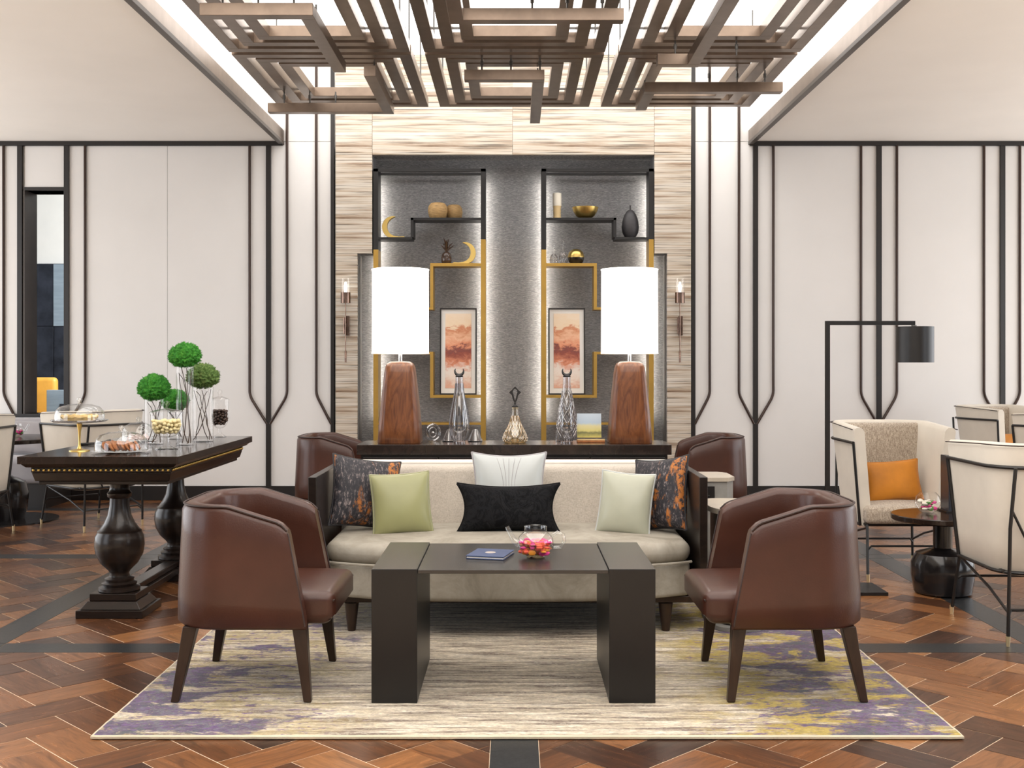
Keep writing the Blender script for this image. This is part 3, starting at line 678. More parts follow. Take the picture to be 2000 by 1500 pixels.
def table_lamp(label, x, y):
    t = thing('table_lamp', label, 'lamp', (x, y, CZ), group='table lamps on the console')
    prof = [(.116, 0), (.119, .006), (.113, .10), (.104, .20), (.094, .30), (.084, .39), (.079, .42), (.070, .44), (.055, .45), (.02, .452)]
    vs = []; n = 24
    for hw, z in prof: vs += [(px, py, z) for px, py in rsq(hw, hw*.42)]
    fs = [(k*n+i, k*n+(i+1) % n, (k+1)*n+(i+1) % n, (k+1)*n+i) for k in range(len(prof)-1) for i in range(n)]+[tuple(reversed(range(n))), tuple(range((len(prof)-1)*n, len(prof)*n))]
    B().add(vs, fs).build('base', 'lampwood', t, angle=50)
    B().tube([(0, 0, .45), (0, 0, .56)], .011, 10).build('neck', 'chrome', t)
    sh = B().shellathe([(.158, .497), (.157, .962)], 48).build('shade', 'shade', t)
    for z in (.497, .962): B().tube([(.158*math.cos(a*.1309), .158*math.sin(a*.1309), z) for a in range(48)], .0028, 5, True).build('rim', 'shade', sh)
    for a in range(3): B().tube([(0, 0, .56), (.156*math.cos(a*2.094), .156*math.sin(a*2.094), .52)], .002, 5).build('spider', 'chrome', sh)
    B().ball((0, 0, .70), .04, 14, 8, (1, 1, 1.3)).build('bulb', 'shade', t); B().tube([(0, 0, .56), (0, 0, .66)], .008, 8).build('socket', 'chrome', t)
    bb = B()
    B().tube([(0, 0, .74), (0, 0, .97)], .002, 5).build('finial_rod', 'chrome', t)
table_lamp('lit drum lamp on tapered walnut base, left end of the console', -.636, 6.275)
table_lamp('lit drum lamp on tapered walnut base, right end of the console beside the book', .640, 6.275)
def flutes(b, prof, n, c, r=.0035, twist=0):
    for i in range(n):
        pts = []
        for q, (rr, z) in enumerate(prof): a = 2*math.pi*i/n+twist*z*10; pts.append((c[0]+rr*math.cos(a), c[1]+rr*math.sin(a), c[2]+z))
        b.tube(pts, r, 5)
def dense(prof, m=4):
    out = []
    for (r0, z0), (r1, z1) in zip(prof[:-1], prof[1:]):
        for i in range(m): t = i/m; out.append((r0+(r1-r0)*t, z0+(z1-z0)*t))
    return out+[prof[-1]]
tall = [(.034, 0), (.032, .012), (.046, .03), (.056, .075), (.056, .11), (.046, .18), (.034, .24), (.025, .29), (.021, .33), (.021, .365)]
def decanter(label, x, y, prof, m, cut, stopper):
    t = thing('decanter', label, 'decanter', (x, y, CZ))
    bd = B().shellathe(prof, 40).build('body', m, t, angle=60); B().lathe([(0, .001), (prof[0][0], .001), (prof[0][0], .008), (0, .008)], 24).build('base', m, t)
    cb = B(); p2 = dense(prof[1:-1] if cut == 'rib' else prof[1:-2])
    if cut == 'rib': flutes(cb, p2, 18, (0, 0, 0), .0026)
    else: flutes(cb, p2, 16, (0, 0, 0), .0022, 1.1); flutes(cb, p2, 16, (0, 0, 0), .0022, -1.1)
    cb.build('cut_ribs', m, bd, kind='stuff')
    h = prof[-1][1]; rr = prof[-1][0]
    B().lathe([(rr*.9, 0), (rr*1.05, .004), (rr*.7, .012), (.004, .016)], 16, (0, 0, h)).build('stopper', 'blackmetal', t)
    if stopper == 'moon':
        pts = [(.024*math.cos(R(a)), 0, h+.034+.024*math.sin(R(a))) for a in range(150, 391, 12)]
        rs = [.002+.0065*math.sin(math.pi*i/(len(pts)-1)) for i in range(len(pts))]
        B().tube(pts, rs, 8).build('crescent_finial', 'blackmetal', t)
    else:
        out = [(0, .022), (.012, .04), (.018, .066), (.034, .082), (.016, .098), (0, .116), (-.016, .098), (-.034, .082), (-.018, .066), (-.012, .04)]
        inn = [(0, .036), (.004, .05), (.009, .072), (.013, .082), (.010, .095), (0, .102), (-.010, .095), (-.013, .082), (-.009, .072), (-.004, .05)]
        n = len(out); vs = []; fs = []
        for y_ in (-.006, .006): vs += [(q, y_, h+z) for q, z in out]+[(q, y_, h+z) for q, z in inn]
        for i in range(n):
            j = (i+1) % n; fs += [(i, j, n+j, n+i), (2*n+i, 3*n+i, 3*n+j, 2*n+j), (i, 2*n+i, 2*n+j, j), (n+i, n+j, 3*n+j, 3*n+i)]
        B().add(vs, fs).build('loop_finial', 'blackmetal', t, bevel=.001); B().tube([(0, 0, h+.01), (0, 0, h+.026)], .006, 8).build('finial_stem', 'blackmetal', t)
    return t
decanter('tall smoked ribbed glass decanter with black crescent stopper, near the left lamp', X(897, 6.25), 6.25, tall, 'smokeglass', 'rib', 'moon')
decanter('tall smoked cross-cut glass decanter with black crescent stopper, beside the small book', X(1107, 6.25), 6.25, tall, 'smokeglass', 'cross', 'moon')
decanter('squat amber cut-glass decanter with black loop stopper, centre of the console', X(1006, 6.25), 6.25, [(.058, 0), (.067, .01), (.069, .028), (.062, .05), (.046, .08), (.030, .115), (.020, .15), (.017, .18), (.018, .198)], 'amberglass', 'cross', 'loop')
t = thing('glass_sculpture', 'round dark glass disc on the console beside the left lamp', 'ornament', (X(839, 6.36)+.018, 6.38, CZ), R(20))
B().tube([(.040*math.cos(a*.2618), 0, .05+.045*math.sin(a*.2618)) for a in range(24)], .007, 8, True).build('ring', 'smokeglass', t); B().ball((0, 0, .047), .009, 12, 8).build('pearl', 'chrome', t)
B().tube([(.022*math.cos(a*.2618), .006, .05+.028*math.sin(a*.2618)) for a in range(24)], .004, 8, True).build('inner_ring', 'smokeglass', t)
for i, (px, lb) in enumerate(((878, 'small fluted glass cone behind the ribbed decanter, its lamp side'), (928, 'small fluted glass cone behind the ribbed decanter, its niche side'))):
    t = thing('glass_cone', lb, 'ornament', (X(px, 6.37), 6.37, CZ)); b = B().shellathe([(.04, 0), (.034, .02), (.016, .062), (.013, .07)], 24); bd = b.build('body', 'smokeglass', t)
    cb = B(); flutes(cb, [(.04, 0.002), (.034, .02), (.016, .062)], 12, (0, 0, 0), .002); cb.build('flutes', 'smokeglass', bd, kind='stuff'); B().lathe([(.042, 0), (.042, .005)], 20).build('foot', 'blackmetal', t)
t = thing('standing_book', 'small book with a pale blue and yellow landscape cover on the console', 'book', (X(1151, 6.33), 6.33, CZ+.012), rx=R(-9))
B().box(-.068, .068, 0, .002, .012, .148).build('front_cover', 'book', t); B().box(-.067, .067, .002, .013, .013, .147).build('pages', 'paper', t); B().box(-.068, .068, .013, .015, .012, .148).build('back_cover', 'paper', t)
t = thing('book_stand', 'low orange tray under the small book on the console', 'stand', (X(1153, 6.33), 6.33, CZ)); B().box(-.075, .078, -.05, .04, 0, .012).build('base', 'cookie', t, bevel=.002); B().box(-.075, .078, -.05, -.044, .012, .02).build('lip', 'tanceramic', t)
t = thing('glass_tumbler', 'small frosted glass half hidden behind the cross-cut decanter', 'glass', (X(1091, 6.38), 6.38, CZ)); B().shellathe([(.017, .001), (.019, .06)], 20).build('body', 'smokeglass', t); B().lathe([(.017, 0), (.017, .006)], 20).build('base', 'smokeglass', t)

# ================================================================== SHELVING IN THE NICHE
def shelf_unit(label, flip, blk_out, blk_in):
    t = thing('shelving_unit', label, 'shelf', (0, 0, 0)); s = -1 if flip else 1
    cx = 1003.0
    def xx(px): return X(px, DM) if not flip else X(2*cx-px, DM)
    D0, D1 = DM+.005, DM+.215
    def bx(nm, p0, p1, z0, z1, m, d0=D0, d1=D1):
        a, b_ = sorted((xx(p0), xx(p1))); return B().box(a, b_, d0, d1, z0, z1).build(nm, m, t, bevel=.001)
    z = lambda py: Z(py, DM)
    for (p0, p1, cut) in ((729, 738.5, blk_out), (939, 948.5, blk_in)):
        bx('upper_post', p0, p1, z(cut), z(329), 'blackmetal'); bx('lower_post', p0, p1, .02, z(cut)-.001, 'gold')
        bx('light_strip', p0+2, p1-2, .75, z(345), 'led', D1+.001, D1+.006)
    bx('top_rail', 729, 948.5, z(335), z(329), 'blackmetal', D0, D0+.03); bx('rear_rail', 738, 939, z(335), z(331), 'blackmetal', D1-.03, D1)
    bx('black_shelf', 738.5, 805, z(467.5), z(463), 'blackmetal'); bx('black_riser', 802, 807.5, z(463), z(425), 'blackmetal'); bx('black_shelf', 802, 939, z(430), z(425), 'blackmetal')
    g = 'gold'
    bx('gold_shelf', 840, 939, z(520), z(514), g); bx('gold_riser', 840, 846, z(600), z(520), g); bx('gold_shelf', 738.5, 846, z(605), z(600), g)
    bx('gold_shelf', 738.5, 846, z(692), z(687), g); bx('gold_riser', 840, 846, z(772), z(692), g); bx('gold_shelf', 840, 939, z(777), z(772), g); bx('gold_shelf', 738.5, 939, z(830), z(826), g)
    return t
shelf_unit('black and gold stepped shelving with brass crescents, left in the niche', False, 487, 467)
shelf_unit('black and gold stepped shelving with the gold bowl, right in the niche', True, 467, 487)
DS = DM+.12
def sx(px): return X(px, DS)
def sz(py): return Z(py, DM)
def crescent(label, px, pz, flip):
    t = thing('brass_crescent', label, 'ornament', (sx(px), DS, pz), group='brass crescents')
    s = -1 if flip else 1; n = 26; out, inn = [], []
    for i in range(n+1):
        a = R(78+(300-78)*i/n); wd = .044*math.sin(math.pi*(i/n))**.8+.003
        out.append((s*.10*math.cos(a), .100+.10*math.sin(a))); inn.append((s*((.10-wd)*math.cos(a)), .100+(.10-wd)*math.sin(a)))
    vs = []; fs = []; m = n+1
    for y in (-.03, .03): vs += [(x, y, z) for x, z in out]+[(x, y, z) for x, z in inn]
    for i in range(n): fs += [(i, i+1, m+i+1, m+i), (2*m+i, 3*m+i, 3*m+i+1, 2*m+i+1), (i, 2*m+i, 2*m+i+1, i+1), (m+i, m+i+1, 3*m+i+1, 3*m+i)]
    fs += [(0, m, 3*m, 2*m), (m-1, 3*m-1, 4*m-1, 2*m-1)]
    B().add(vs, fs).build('moon', 'brass', t, bevel=.002); B().prism([(s*-.045, 0), (s*.12, 0), (s*.10, .016), (s*.0, .010)], -.035, .035).build('foot', 'brass', t)
crescent('brass crescent ornament opening right on the black shelf', 768, sz(463)+.001, False)
crescent('brass crescent ornament opening left on the gold shelf', 908, sz(514)+.001, True)
def lat(name, label, cat, px, pz, parts, group=None, y=DS):
    t = thing(name, label, cat, (X(px, y), y, pz), group=group)
    for nm, m, prof in parts: B().lathe(prof, 28).build(nm, m, t, angle=50)
    return t
barrel = [(.0, 0), (.065, .0), (.082, .03), (.091, .075), (.086, .115), (.066, .142), (.05, .148)]
zs1, zs2, zs3 = sz(425)+.001, sz(514)+.001, sz(463)+.001
lat('woven_vase', 'round woven wooden vase on the black shelf, the larger one', 'vase', 855, zs1, (('body', 'woven', barrel), ('mouth', 'darkwood', [(.05, .1481), (.047, .1481), (.044, .14), (0, .14)])), 'woven vases')
lat('woven_vase', 'round woven wooden vase on the black shelf, the one nearer the post', 'vase', 887, zs1, (('body', 'woven', [(r*.86, z*.96) for r, z in barrel]), ('mouth', 'darkwood', [(.042, .1421), (.0, .138)])), 'woven vases', DS+.095)
t = lat('pineapple_vase', 'dark faceted glass pineapple ornament on the gold shelf', 'ornament', 872, zs2, (('body', 'darkglass', [(0, 0), (.035, 0), (.046, .02), (.05, .055), (.04, .095), (.018, .115), (0, .118)]),))
bf = B()
for i in range(12):
    a = i*2.4; l = .03+.045*(i % 3)/2; bf.tube([(0, 0, .112), (l*.5*math.cos(a), l*.5*math.sin(a), .15+.02*(i % 4)), (l*math.cos(a), l*math.sin(a), .175+.02*(i % 4))], [.005, .008, .001], 5)
bf.build('leaf_crown', 'darkglass', t)
lat('cylinder_vase', 'slim cream and tan cylinder vase on the black shelf', 'vase', 1088, zs1, (('upper', 'creamceramic', [(.039, .12), (.04, .125), (.04, .235), (.034, .238), (.03, .22), (0, .22)]), ('lower', 'tanceramic', [(0, 0), (.036, 0), (.037, .02), (.033, .03), (.037, .04), (.033, .055), (.037, .07), (.034, .09), (.038, .12)])))
lat('gold_bowl', 'shallow polished gold bowl on the black shelf', 'bowl', 1143, zs1, (('bowl', 'brass', [(0, 0), (.045, 0), (.085, .03), (.11, .07), (.121, .107), (.117, .107), (.105, .072), (.08, .035), (0, .012)]),))
lat('teardrop_vase', 'charcoal teardrop vase with a stem on the right black shelf', 'vase', 1231, zs3, (('body', 'charcoal', [(0, 0), (.045, 0), (.072, .05), (.08, .10), (.073, .16), (.055, .215), (.03, .252), (.006, .262)]), ('stem', 'charcoal', [(.007, .26), (.006, .29), (.009, .3), (0, .302)])))
dec = [(.03, 0), (.036, .015), (.04, .045), (.034, .08), (.016, .105), (.012, .15), (.013, .21), (.019, .222)]
for px, lb, k in ((1082, 'clear glass carafe on the gold shelf beside the post', .92), (1100, 'clear glass carafe on the gold shelf beside the gold sphere', 1.02)):
    t = thing('glass_carafe', lb, 'carafe', (sx(px), DS+(.05 if k < 1 else 0), zs2)); bd = B().shellathe([(r*k, z*k) for r, z in dec], 28).build('body', 'glass', t); B().lathe([(0, .001), (.03*k, .001), (.032*k, .012), (0, .014)], 20).build('base', 'glass', t)
    cb = B(); flutes(cb, [(r*k, z*k) for r, z in dec[1:5]], 14, (0, 0, 0), .002); cb.build('cut_ribs', 'smokeglass', bd, kind='stuff')
lat('gold_sphere_bowl', 'black and gold lidded sphere on the gold shelf', 'ornament', 1125, zs2, (('lower', 'tableblack', [(0, 0), (.05, 0), (.068, .025), (.075, .06)]), ('dome', 'brass', [(.076, .06), (.076, .072), (.066, .105), (.045, .128), (.02, .138), (0, .14)])))
t = thing('coral_ornament', 'small gold coral ornament peeking over the left lamp shade', 'ornament', (sx(766), DS, sz(600)+.001)); b = B().lathe([(.04, 0), (.03, .02), (.012, .05), (.012, .26)], 14)
bb = B()
for i in range(9): a = i*.7; bb.tube([(0, 0, .24), (.03*math.cos(a), .02*math.sin(a), .31), (.055*math.cos(a), .03*math.sin(a), .37)], [.01, .008, .004], 6)
b.build('base', 'brass', t); bb.build('branches', 'brass', t)
def picture(label, x0, x1, m):
    d_ = DM+.13; zb_ = sz(772)+.002; zt2 = Z(600, DM); a, b_ = X(x0, d_), X(x1, d_); xm = (a+b_)/2; hw = (b_-a)/2
    t = thing('framed_print', label, 'picture', (xm, d_, zb_), rx=R(-2.5), group='framed abstract prints'); h = zt2-zb_
    for (p, q, r, s_) in ((-hw, hw, 0, .012), (-hw, hw, h-.012, h), (-hw, -hw+.012, .012, h-.012), (hw-.012, hw, .012, h-.012)): B().box(p, q, -.012, .012, r, s_).build('frame', 'darkwood', t)
    B().box(-hw+.012, hw-.012, 0, .008, .012, h-.012).build('mount', 'paper', t); B().box(-hw+.05, hw-.05, -.003, 0, .06, h-.05).build('print', m, t)
picture('framed red-orange abstract print beside the left lamp shade', 859, 931, 'print1'); picture('framed red-orange abstract print beside the right lamp shade', 1071, 1143, 'print2')
def sconce(label, px):
    t = thing('wall_sconce', label, 'wall lamp', (X(px, 10.12), 10.12, 0), group='wall sconces on the stone'); z = lambda py: Z(py, 10.12)
    B().shellathe([(.044, z(571)), (.044, z(544))], 24).build('glass_cylinder', 'glass', t); B().lathe([(0, z(592)), (.044, z(592)), (.044, z(571)), (0, z(571))], 24).build('cup', 'copper', t)
    B().lathe([(.012, z(571)+.001), (.016, z(560)), (.01, z(552)), (0, z(550))], 12).build('bulb', 'bulb', t)
    B().tube([(0, 0, z(592)), (0, 0, z(688))], .005, 8).build('stem', 'copper', t); B().lathe([(.009, z(708)), (.011, z(688)), (.006, z(684))], 10).build('tip', 'copper', t)
    B().box(-.006, .03, .02, .08, z(655), z(617)).build('wall_bracket', 'copper', t, bevel=.002); B().tube([(-.014, .012, z(652)), (-.014, .012, z(620))], .009, 8).build('bracket_tube', 'copper', t); B().box(-.014, .01, .0, .03, z(640), z(632)).build('arm', 'copper', t)
sconce('copper and glass wall sconce on the left stone strip', 675); sconce('copper and glass wall sconce on the right stone strip', 1328)
# ================================================================== UPHOLSTERED SHELL CHAIRS
def upath(hw, xf, xb, r, n=10, m=14):
    P = []
    for i in range(m): t = i/m; P.append((xf+(xb+r-xf)*t, -hw, 0, -1, 1-t))
    for i in range(n+1): a = R(270-90*i/n); P.append((xb+r+r*math.cos(a), -hw+r+r*math.sin(a), math.cos(a), math.sin(a), 0))
    k = 5
    for i in range(1, k): P.append((xb, (-hw+r)+(2*hw-2*r)*i/k, -1, 0, 0))
    for i in range(n+1): a = R(180-90*i/n); P.append((xb+r+r*math.cos(a), hw-r+r*math.sin(a), math.cos(a), math.sin(a), 0))
    for i in range(1, m+1): t = i/m; P.append((xb+r+(xf-xb-r)*t, hw, 0, 1, t))
    return P
def shell(path, th, z0, ztop, lean, flare, zin):
    def cross(t):
        zt = ztop(t); mid = [z0+(zt-z0)*q for q in (.25, .5, .75)]
        return [(th*.5, z0), (.018, z0), (.004, z0+.012)]+[(0, z) for z in mid]+[(0, zt-.022), (.008, zt-.006), (th*.3, zt+.002), (th*.7, zt+.002), (th-.008, zt-.006), (th, zt-.022)]+[(th, z) for z in reversed(mid)]+[(th, zin)]
    vs = []; K = None
    for (x, y, nx, ny, t) in path:
        cs = cross(t); K = len(cs)
        for o, z in cs: q = flare(z)-o; vs.append((x+nx*q+lean(t, z), y+ny*q, z))
    fs = []; n = len(path)
    for i in range(n-1):
        for k in range(K): l = (k+1) % K; fs.append((i*K+k, i*K+l, (i+1)*K+l, (i+1)*K+k))
    fs += [tuple(range(K)), tuple(reversed(range((n-1)*K, n*K)))]
    return vs, fs
def shell_line(path, o, zf, lean, flare): return [(x+nx*(flare(zf(t))-o)+lean(t, zf(t)), y+ny*(flare(zf(t))-o), zf(t)) for (x, y, nx, ny, t) in path]
def tub_chair():
    t = thing('leather_tub_chair', 'x', 'armchair', (0, 0, 0), group='brown leather tub chairs')
    path = upath(.325, .245, -.262, .20); ztop = lambda q: .716-.072*(q*q/.3 if q < .15 else q-.075)-.02*max(0, (q-.86)/.14)**2
    lean = lambda q, z: -.075*(z-.27)/.38*q; flare = lambda z: .012-.022*(z-.27)/.45
    vs, fs = shell(path, .07, .27, ztop, lean, flare, .30); sh = B().add(vs, fs).build('shell', 'leather', t, angle=50)
    B().tube(shell_line(path, .006, lambda q: ztop(q)-.002, lean, flare), .0042, 6).build('piping', 'piping', sh)
    for p in (path[0], path[-1]):
        z1 = ztop(1)-.01; pts = [(p[0]+lean(1, z)+.001, p[1]+p[3]*(flare(z)-.004), z) for z in [.285+(z1-.285)*i/8 for i in range(9)]]
        B().tube(pts, .0038, 6).build('piping', 'piping', sh)
    B().tube([(-.19, .0, .42), (-.198, 0, .55), (-.205, 0, .72)], .0015, 5).build('seam', 'piping', sh)
    se = B().rbox(-.22, .338, -.256, .256, .272, .392, .035, .022, lambda x, y, z: (x-.012*(1 if z < .3 else 0)*(x > .2), y, z), 6).build('seat', 'leather', t)
    e = [(-.1+.42*i/8, -.254, .358) for i in range(9)]; B().tube([(.332, -.25+.5*i/12, .362) for i in range(13)], .0036, 6).build('piping', 'piping', se)
    B().rbox(-.20, .235, -.24, .24, .262, .285, .01).build('underframe', 'leather', t)
    for sx_ in (-1, 1):
        for sy_ in (-1, 1):
            xt, yt = (.212 if sx_ > 0 else -.19), sy_*(.26 if sx_ > 0 else .25); xb_, yb_ = (.245 if sx_ > 0 else -.24), sy_*.283; a, c_ = .026, .0145
            B().hexa([(xb_-c_, yb_-c_, 0), (xb_+c_, yb_-c_, 0), (xb_+c_, yb_+c_, 0), (xb_-c_, yb_+c_, 0)], [(xt-a, yt-a, .272), (xt+a, yt-a, .272), (xt+a, yt+a, .272), (xt-a, yt+a, .272)]).build('leg', 'legwood', t, bevel=.004)
    return t
ch = tub_chair(); spots = [('brown leather tub chair on the rug, left of the coffee table', (-1.0, 4.40, ZR), 0), ('brown leather tub chair on the rug, right of the coffee table', (1.035, 4.40, ZR), 180),
    ('brown leather tub chair half hidden behind the left end of the sofa', (-1.345, 8.42, 0), 0), ('brown leather tub chair half hidden behind the right end of the sofa', (1.44, 8.42, 0), 180)]
for i, (lb, loc, rz) in enumerate(spots):
    o = ch if i == 0 else copy_tree(ch); o['label'] = lb; o.location = loc; o.rotation_euler = (0, 0, R(rz))
def wing_chair():
    t = thing('wing_chair', 'x', 'armchair', (0, 0, 0), group='ivory wing chairs on black wire legs')
    path = upath(.245, .20, -.285, .13); ztop = lambda q: .895-.02*q; lean = lambda q, z: .03*(z-.3)/.6*q-(.06*(z-.3)/.6)*(1-q)*.6
    flare = lambda z: .055*max(0, (z-.3)/.6)**1.1
    vs, fs = shell(path, .062, .30, ztop, lean, flare, .32); sh = B().add(vs, fs).build('shell', 'chairlinen', t, angle=50)
    B().tube(shell_line(path, -.008, lambda q: ztop(q)-.008, lean, flare), .003, 5).build('welt', 'piping', sh)
    B().rbox(-.235, -.16, -.215, .215, .42, .885, .03, 0, lambda x, y, z: (x-.05*(z-.4)/.5, y*(1+.22*(z-.4)/.5), z), 5).build('back_cushion', 'tweed', t)
    B().rbox(-.20, .285, -.235, .235, .325, .425, .03, .015, None, 5).build('seat_cushion', 'tweed', t)
    f = 'blackmetal'; rr = .0085
    rim = shell_line(path, -.008, lambda q: .79, lean, flare); B().tube(rim, rr, 8).build('rim_rod', f, t)
    low = shell_line(path, -.006, lambda q: .315, lean, flare); B().tube(low, rr, 8).build('lower_rod', f, t)
    for s in (-1, 1):
        B().tube([rim[0 if s < 0 else -1], low[0 if s < 0 else -1]], rr, 8).build('front_rod', f, t)
        B().tube([(-.366, s*.225, .79), (-.335, s*.235, .52), (-.325, s*.24, .04)], rr, 8).build('rear_leg', f, t); B().tube([(-.345, s*.23, .60), (-.305, s*.08, .32)], .006, 8).build('brace', f, t)
        B().tube([(.25, s*.225, .32), (.31, s*.24, .04)], rr, 8).build('front_leg', f, t)
        for x in (-.325, .3115): B().lathe([(.008, 0), (.0105, .045)], 10, (x+(.004 if x > 0 else 0), s*.2405, 0)).build('foot_tip', 'brasstip', t)
        B().tube([(.24, s*.225, .30), (-.1, s*.23, .22), (-.32, s*.238, .15)], .0065, 8).build('side_stretcher', f, t)
    B().tube([(-.324, -.239, .13), (-.30, -.215, .155), (-.30, .215, .155), (-.324, .239, .13)], .0065, 8).build('cross_stretcher', f, t); B().tube([(.282, -.232, .18), (.275, -.21, .2), (.275, .21, .2), (.282, .232, .18)], .0065, 8).build('cross_stretcher', f, t)
    B().tube([(.245, -.225, .318), (.245, .225, .318)], rr, 8).build('seat_rod', f, t); B().tube([(.245, -.225, .318), (-.25, -.225, .318)], rr, 8).build('seat_rod', f, t); B().tube([(.245, .225, .318), (-.25, .225, .318)], rr, 8).build('seat_rod', f, t)
    return t
wc = wing_chair()
for i, (lb, loc, rz) in enumerate((('ivory wing chair facing the camera with an amber cushion, beside the floor lamp', (2.26, 6.75, 0), -90),
        ('ivory wing chair seen from behind at the right edge, in front of the round table', (2.42, 5.30, 0), 90),
        ('ivory wing chair turned sideways by the far wall, right edge', (4.10, 9.40, 0), -70),
        ('white wing chair sliver cut by the right edge, behind the nearest wing chair', (4.08, 8.35, 0), 120),
        ('ivory wing chair behind the dark pedestal table with moss balls', (-3.28, 8.73, 0), 140),
        ('ivory wing chair cut by the left edge in front of the dark round table', (-3.985, 8.10, 0), 90))):
    o = wc if i == 0 else copy_tree(wc); o['label'] = lb; o.location = loc; o.rotation_euler = (0, 0, R(rz))
pillow('amber_cushion', 'amber velvet cushion on the wing chair beside the floor lamp', .33, .24, .11, 'orange', 'orange', (2.265, 6.74, .548), -14, 2, -4, .07)
pillow('amber_cushion', 'amber velvet cushion on the far wing chair by the wall', .33, .24, .11, 'orange', 'orange', (4.12, 9.36, .55), -14, 20, 0, .07)
# ---- low round table, right
t = thing('round_table', 'low round dark table with black barrel base between the wing chairs', 'table', (2.33, 6.13, 0))
B().lathe([(0, 0), (.135, 0), (.15, .01), (.165, .10), (.165, .17), (.14, .22), (.08, .24), (.055, .245), (.05, .25)], 40).build('barrel_base', 'tableblack', t); B().lathe([(.05, .249), (.05, .40)], 24).build('neck', 'tableblack', t)
B().lathe([(0, .398), (.262, .398), (.27, .404), (.27, .426), (.266, .43), (0, .43)], 56).build('top', 'tabletop', t)
t = thing('flower_bowl', 'round clear glass bowl of pink flowers on the low round table', 'bowl', (2.275, 6.2, .431)); B().shellathe([(.03, .002), (.045, .008), (.066, .04), (.07, .06), (.062, .09), (.046, .107), (.042, .112)], 32).build('bowl', 'glass', t); B().lathe([(.03, 0), (.03, .004)], 20).build('base', 'glass', t)
petals('bowl_flowers', 'pink, green and cream petals inside the round glass bowl', 14, .04, .02, .045, (2.275, 6.2, .431), ('petal_pink', 'petal_green', 'creamceramic'), .016)
t = thing('menu_stand', 'slim black upright menu stand on the low round table', 'stand', (2.40, 6.25, .431)); B().box(-.014, .014, -.06, .06, .006, .31).build('panel', 'inkwall', t, bevel=.002); B().box(-.03, .03, -.07, .07, 0, .008).build('base', 'blackmetal', t)
# ---- floor lamp
FX, FY = X(1616, 6.2), 6.2
t = thing('floor_lamp', 'black angular floor lamp with a drum shade beside the wing chair', 'lamp', (FX, FY, 0))
B().box(-.14, .29, -.14, .14, 0, .018).build('base', 'blackmetal', t, bevel=.002); hz = Z(631, FY)
B().box(-.0115, .0115, -.0115, .0115, .018, hz+.0115).build('pole', 'blackmetal', t); B().box(.0116, .48, -.0115, .0115, hz-.0115, hz+.0115).build('arm', 'blackmetal', t)
xs = X(1787, FY)-FX; B().lathe([(.012, Z(637, FY)-.01), (.015, hz-.012)], 12, (xs-.005, 0, 0)).build('swivel', 'chrome', t)
sh = B().shellathe([(.1, Z(708, FY)), (.1, Z(638, FY))], 40, (xs, 0, 0)).build('shade', 'blackmetal', t); B().shellathe([(.097, Z(708, FY)+.001), (.097, Z(639, FY))], 40, (xs, 0, 0)).build('lining', 'white', sh); B().lathe([(.0, Z(638.6, FY)), (.099, Z(638.6, FY)), (.099, Z(638, FY)), (0, Z(638, FY))], 40, (xs, 0, 0)).build('shade_top', 'blackmetal', sh)
B().ball((xs, 0, Z(682, FY)), .026, 12, 8).build('bulb', 'bulb', t)
# ---- side tables at the right end of the sofa
t = thing('side_table', 'low stone-topped side table at the sofa arm, half hidden by the leather chair', 'side table', (1.045, 5.42, 0))
def oval(a, b_, n=36, p=3.2): return [(a*abs(math.cos(6.2832*i/n))**(2/p)*(1 if math.cos(6.2832*i/n) >= 0 else -1), b_*abs(math.sin(6.2832*i/n))**(2/p)*(1 if math.sin(6.2832*i/n) >= 0 else -1)) for i in range(n)]
B().prism(oval(.125, .23), .55, .575, 'z').build('top', 'stone', t); B().prism(oval(.09, .19), .03, .55, 'z').build('body', 'darkwood', t); B().prism(oval(.13, .24), ZR, .032, 'z').build('base', 'concrete', t)
t = thing('plinth_table', 'taller stone plinth table with a dark box behind the sofa arm', 'side table', (1.07, 6.13, 0))
oc = [(-.1, -.17), (.06, -.17), (.105, -.11), (.105, .11), (.06, .17), (-.1, .17)]
B().prism(oc, .625, .645, 'z').build('top', 'stone', t); B().prism([(a*.94, b_*.94) for a, b_ in oc], 0, .625, 'z').build('body', 'concrete', t); q = B().box(-.09, -.012, -.175, -.155, .50, .60).build('dark_box', 'coffee', t); B().lathe([(0, 0), (.012, 0), (.012, .004), (0, .004)], 12, (-.05, -.172, .55)).build('socket', 'blackmetal', q)

# ================================================================== PEDESTAL TABLE WITH TREATS
TX0, TX1, TY0, TY1, TZ = -2.405, -1.625, 5.44, 6.98, .80
pt = thing('pedestal_table', 'dark carved wood table with two turned pedestals and brass studs', 'table', (0, 0, 0))
def layer(nm, ins, z0, z1, m='darkwood', par=pt, bev=.003, top=0): return B().box(TX0+ins, TX1-ins, TY0+ins, TY1-ins, z0, z1, -top, -top).build(nm, m, par, bevel=bev)
layer('top', 0, TZ-.037, TZ, 'tabletop'); layer('moulding', .03, TZ-.055, TZ-.038, top=.018); layer('apron', .048, TZ-.082, TZ-.056); layer('moulding', .062, TZ-.125, TZ-.083, top=.012); layer('moulding', .075, TZ-.143, TZ-.1255)
st_m = B(); st_m.ball((0, 0, 0), .0078, 8, 5); stud = None
ii = TX0+.048; L = []
n = 27
for i in range(n): L.append((TX0+.062+(TX1-TX0-.124)*i/(n-1), TY0+.047, TZ-.069))
for i in range(54): L.append((TX1-.047, TY0+.07+(TY1-TY0-.14)*i/53, TZ-.069))
for p in L:
    if stud is None: stud = st_m.build('stud', 'brass', pt); stud.location = p
    else: o = stud.copy(); COL.objects.link(o); o.location = p
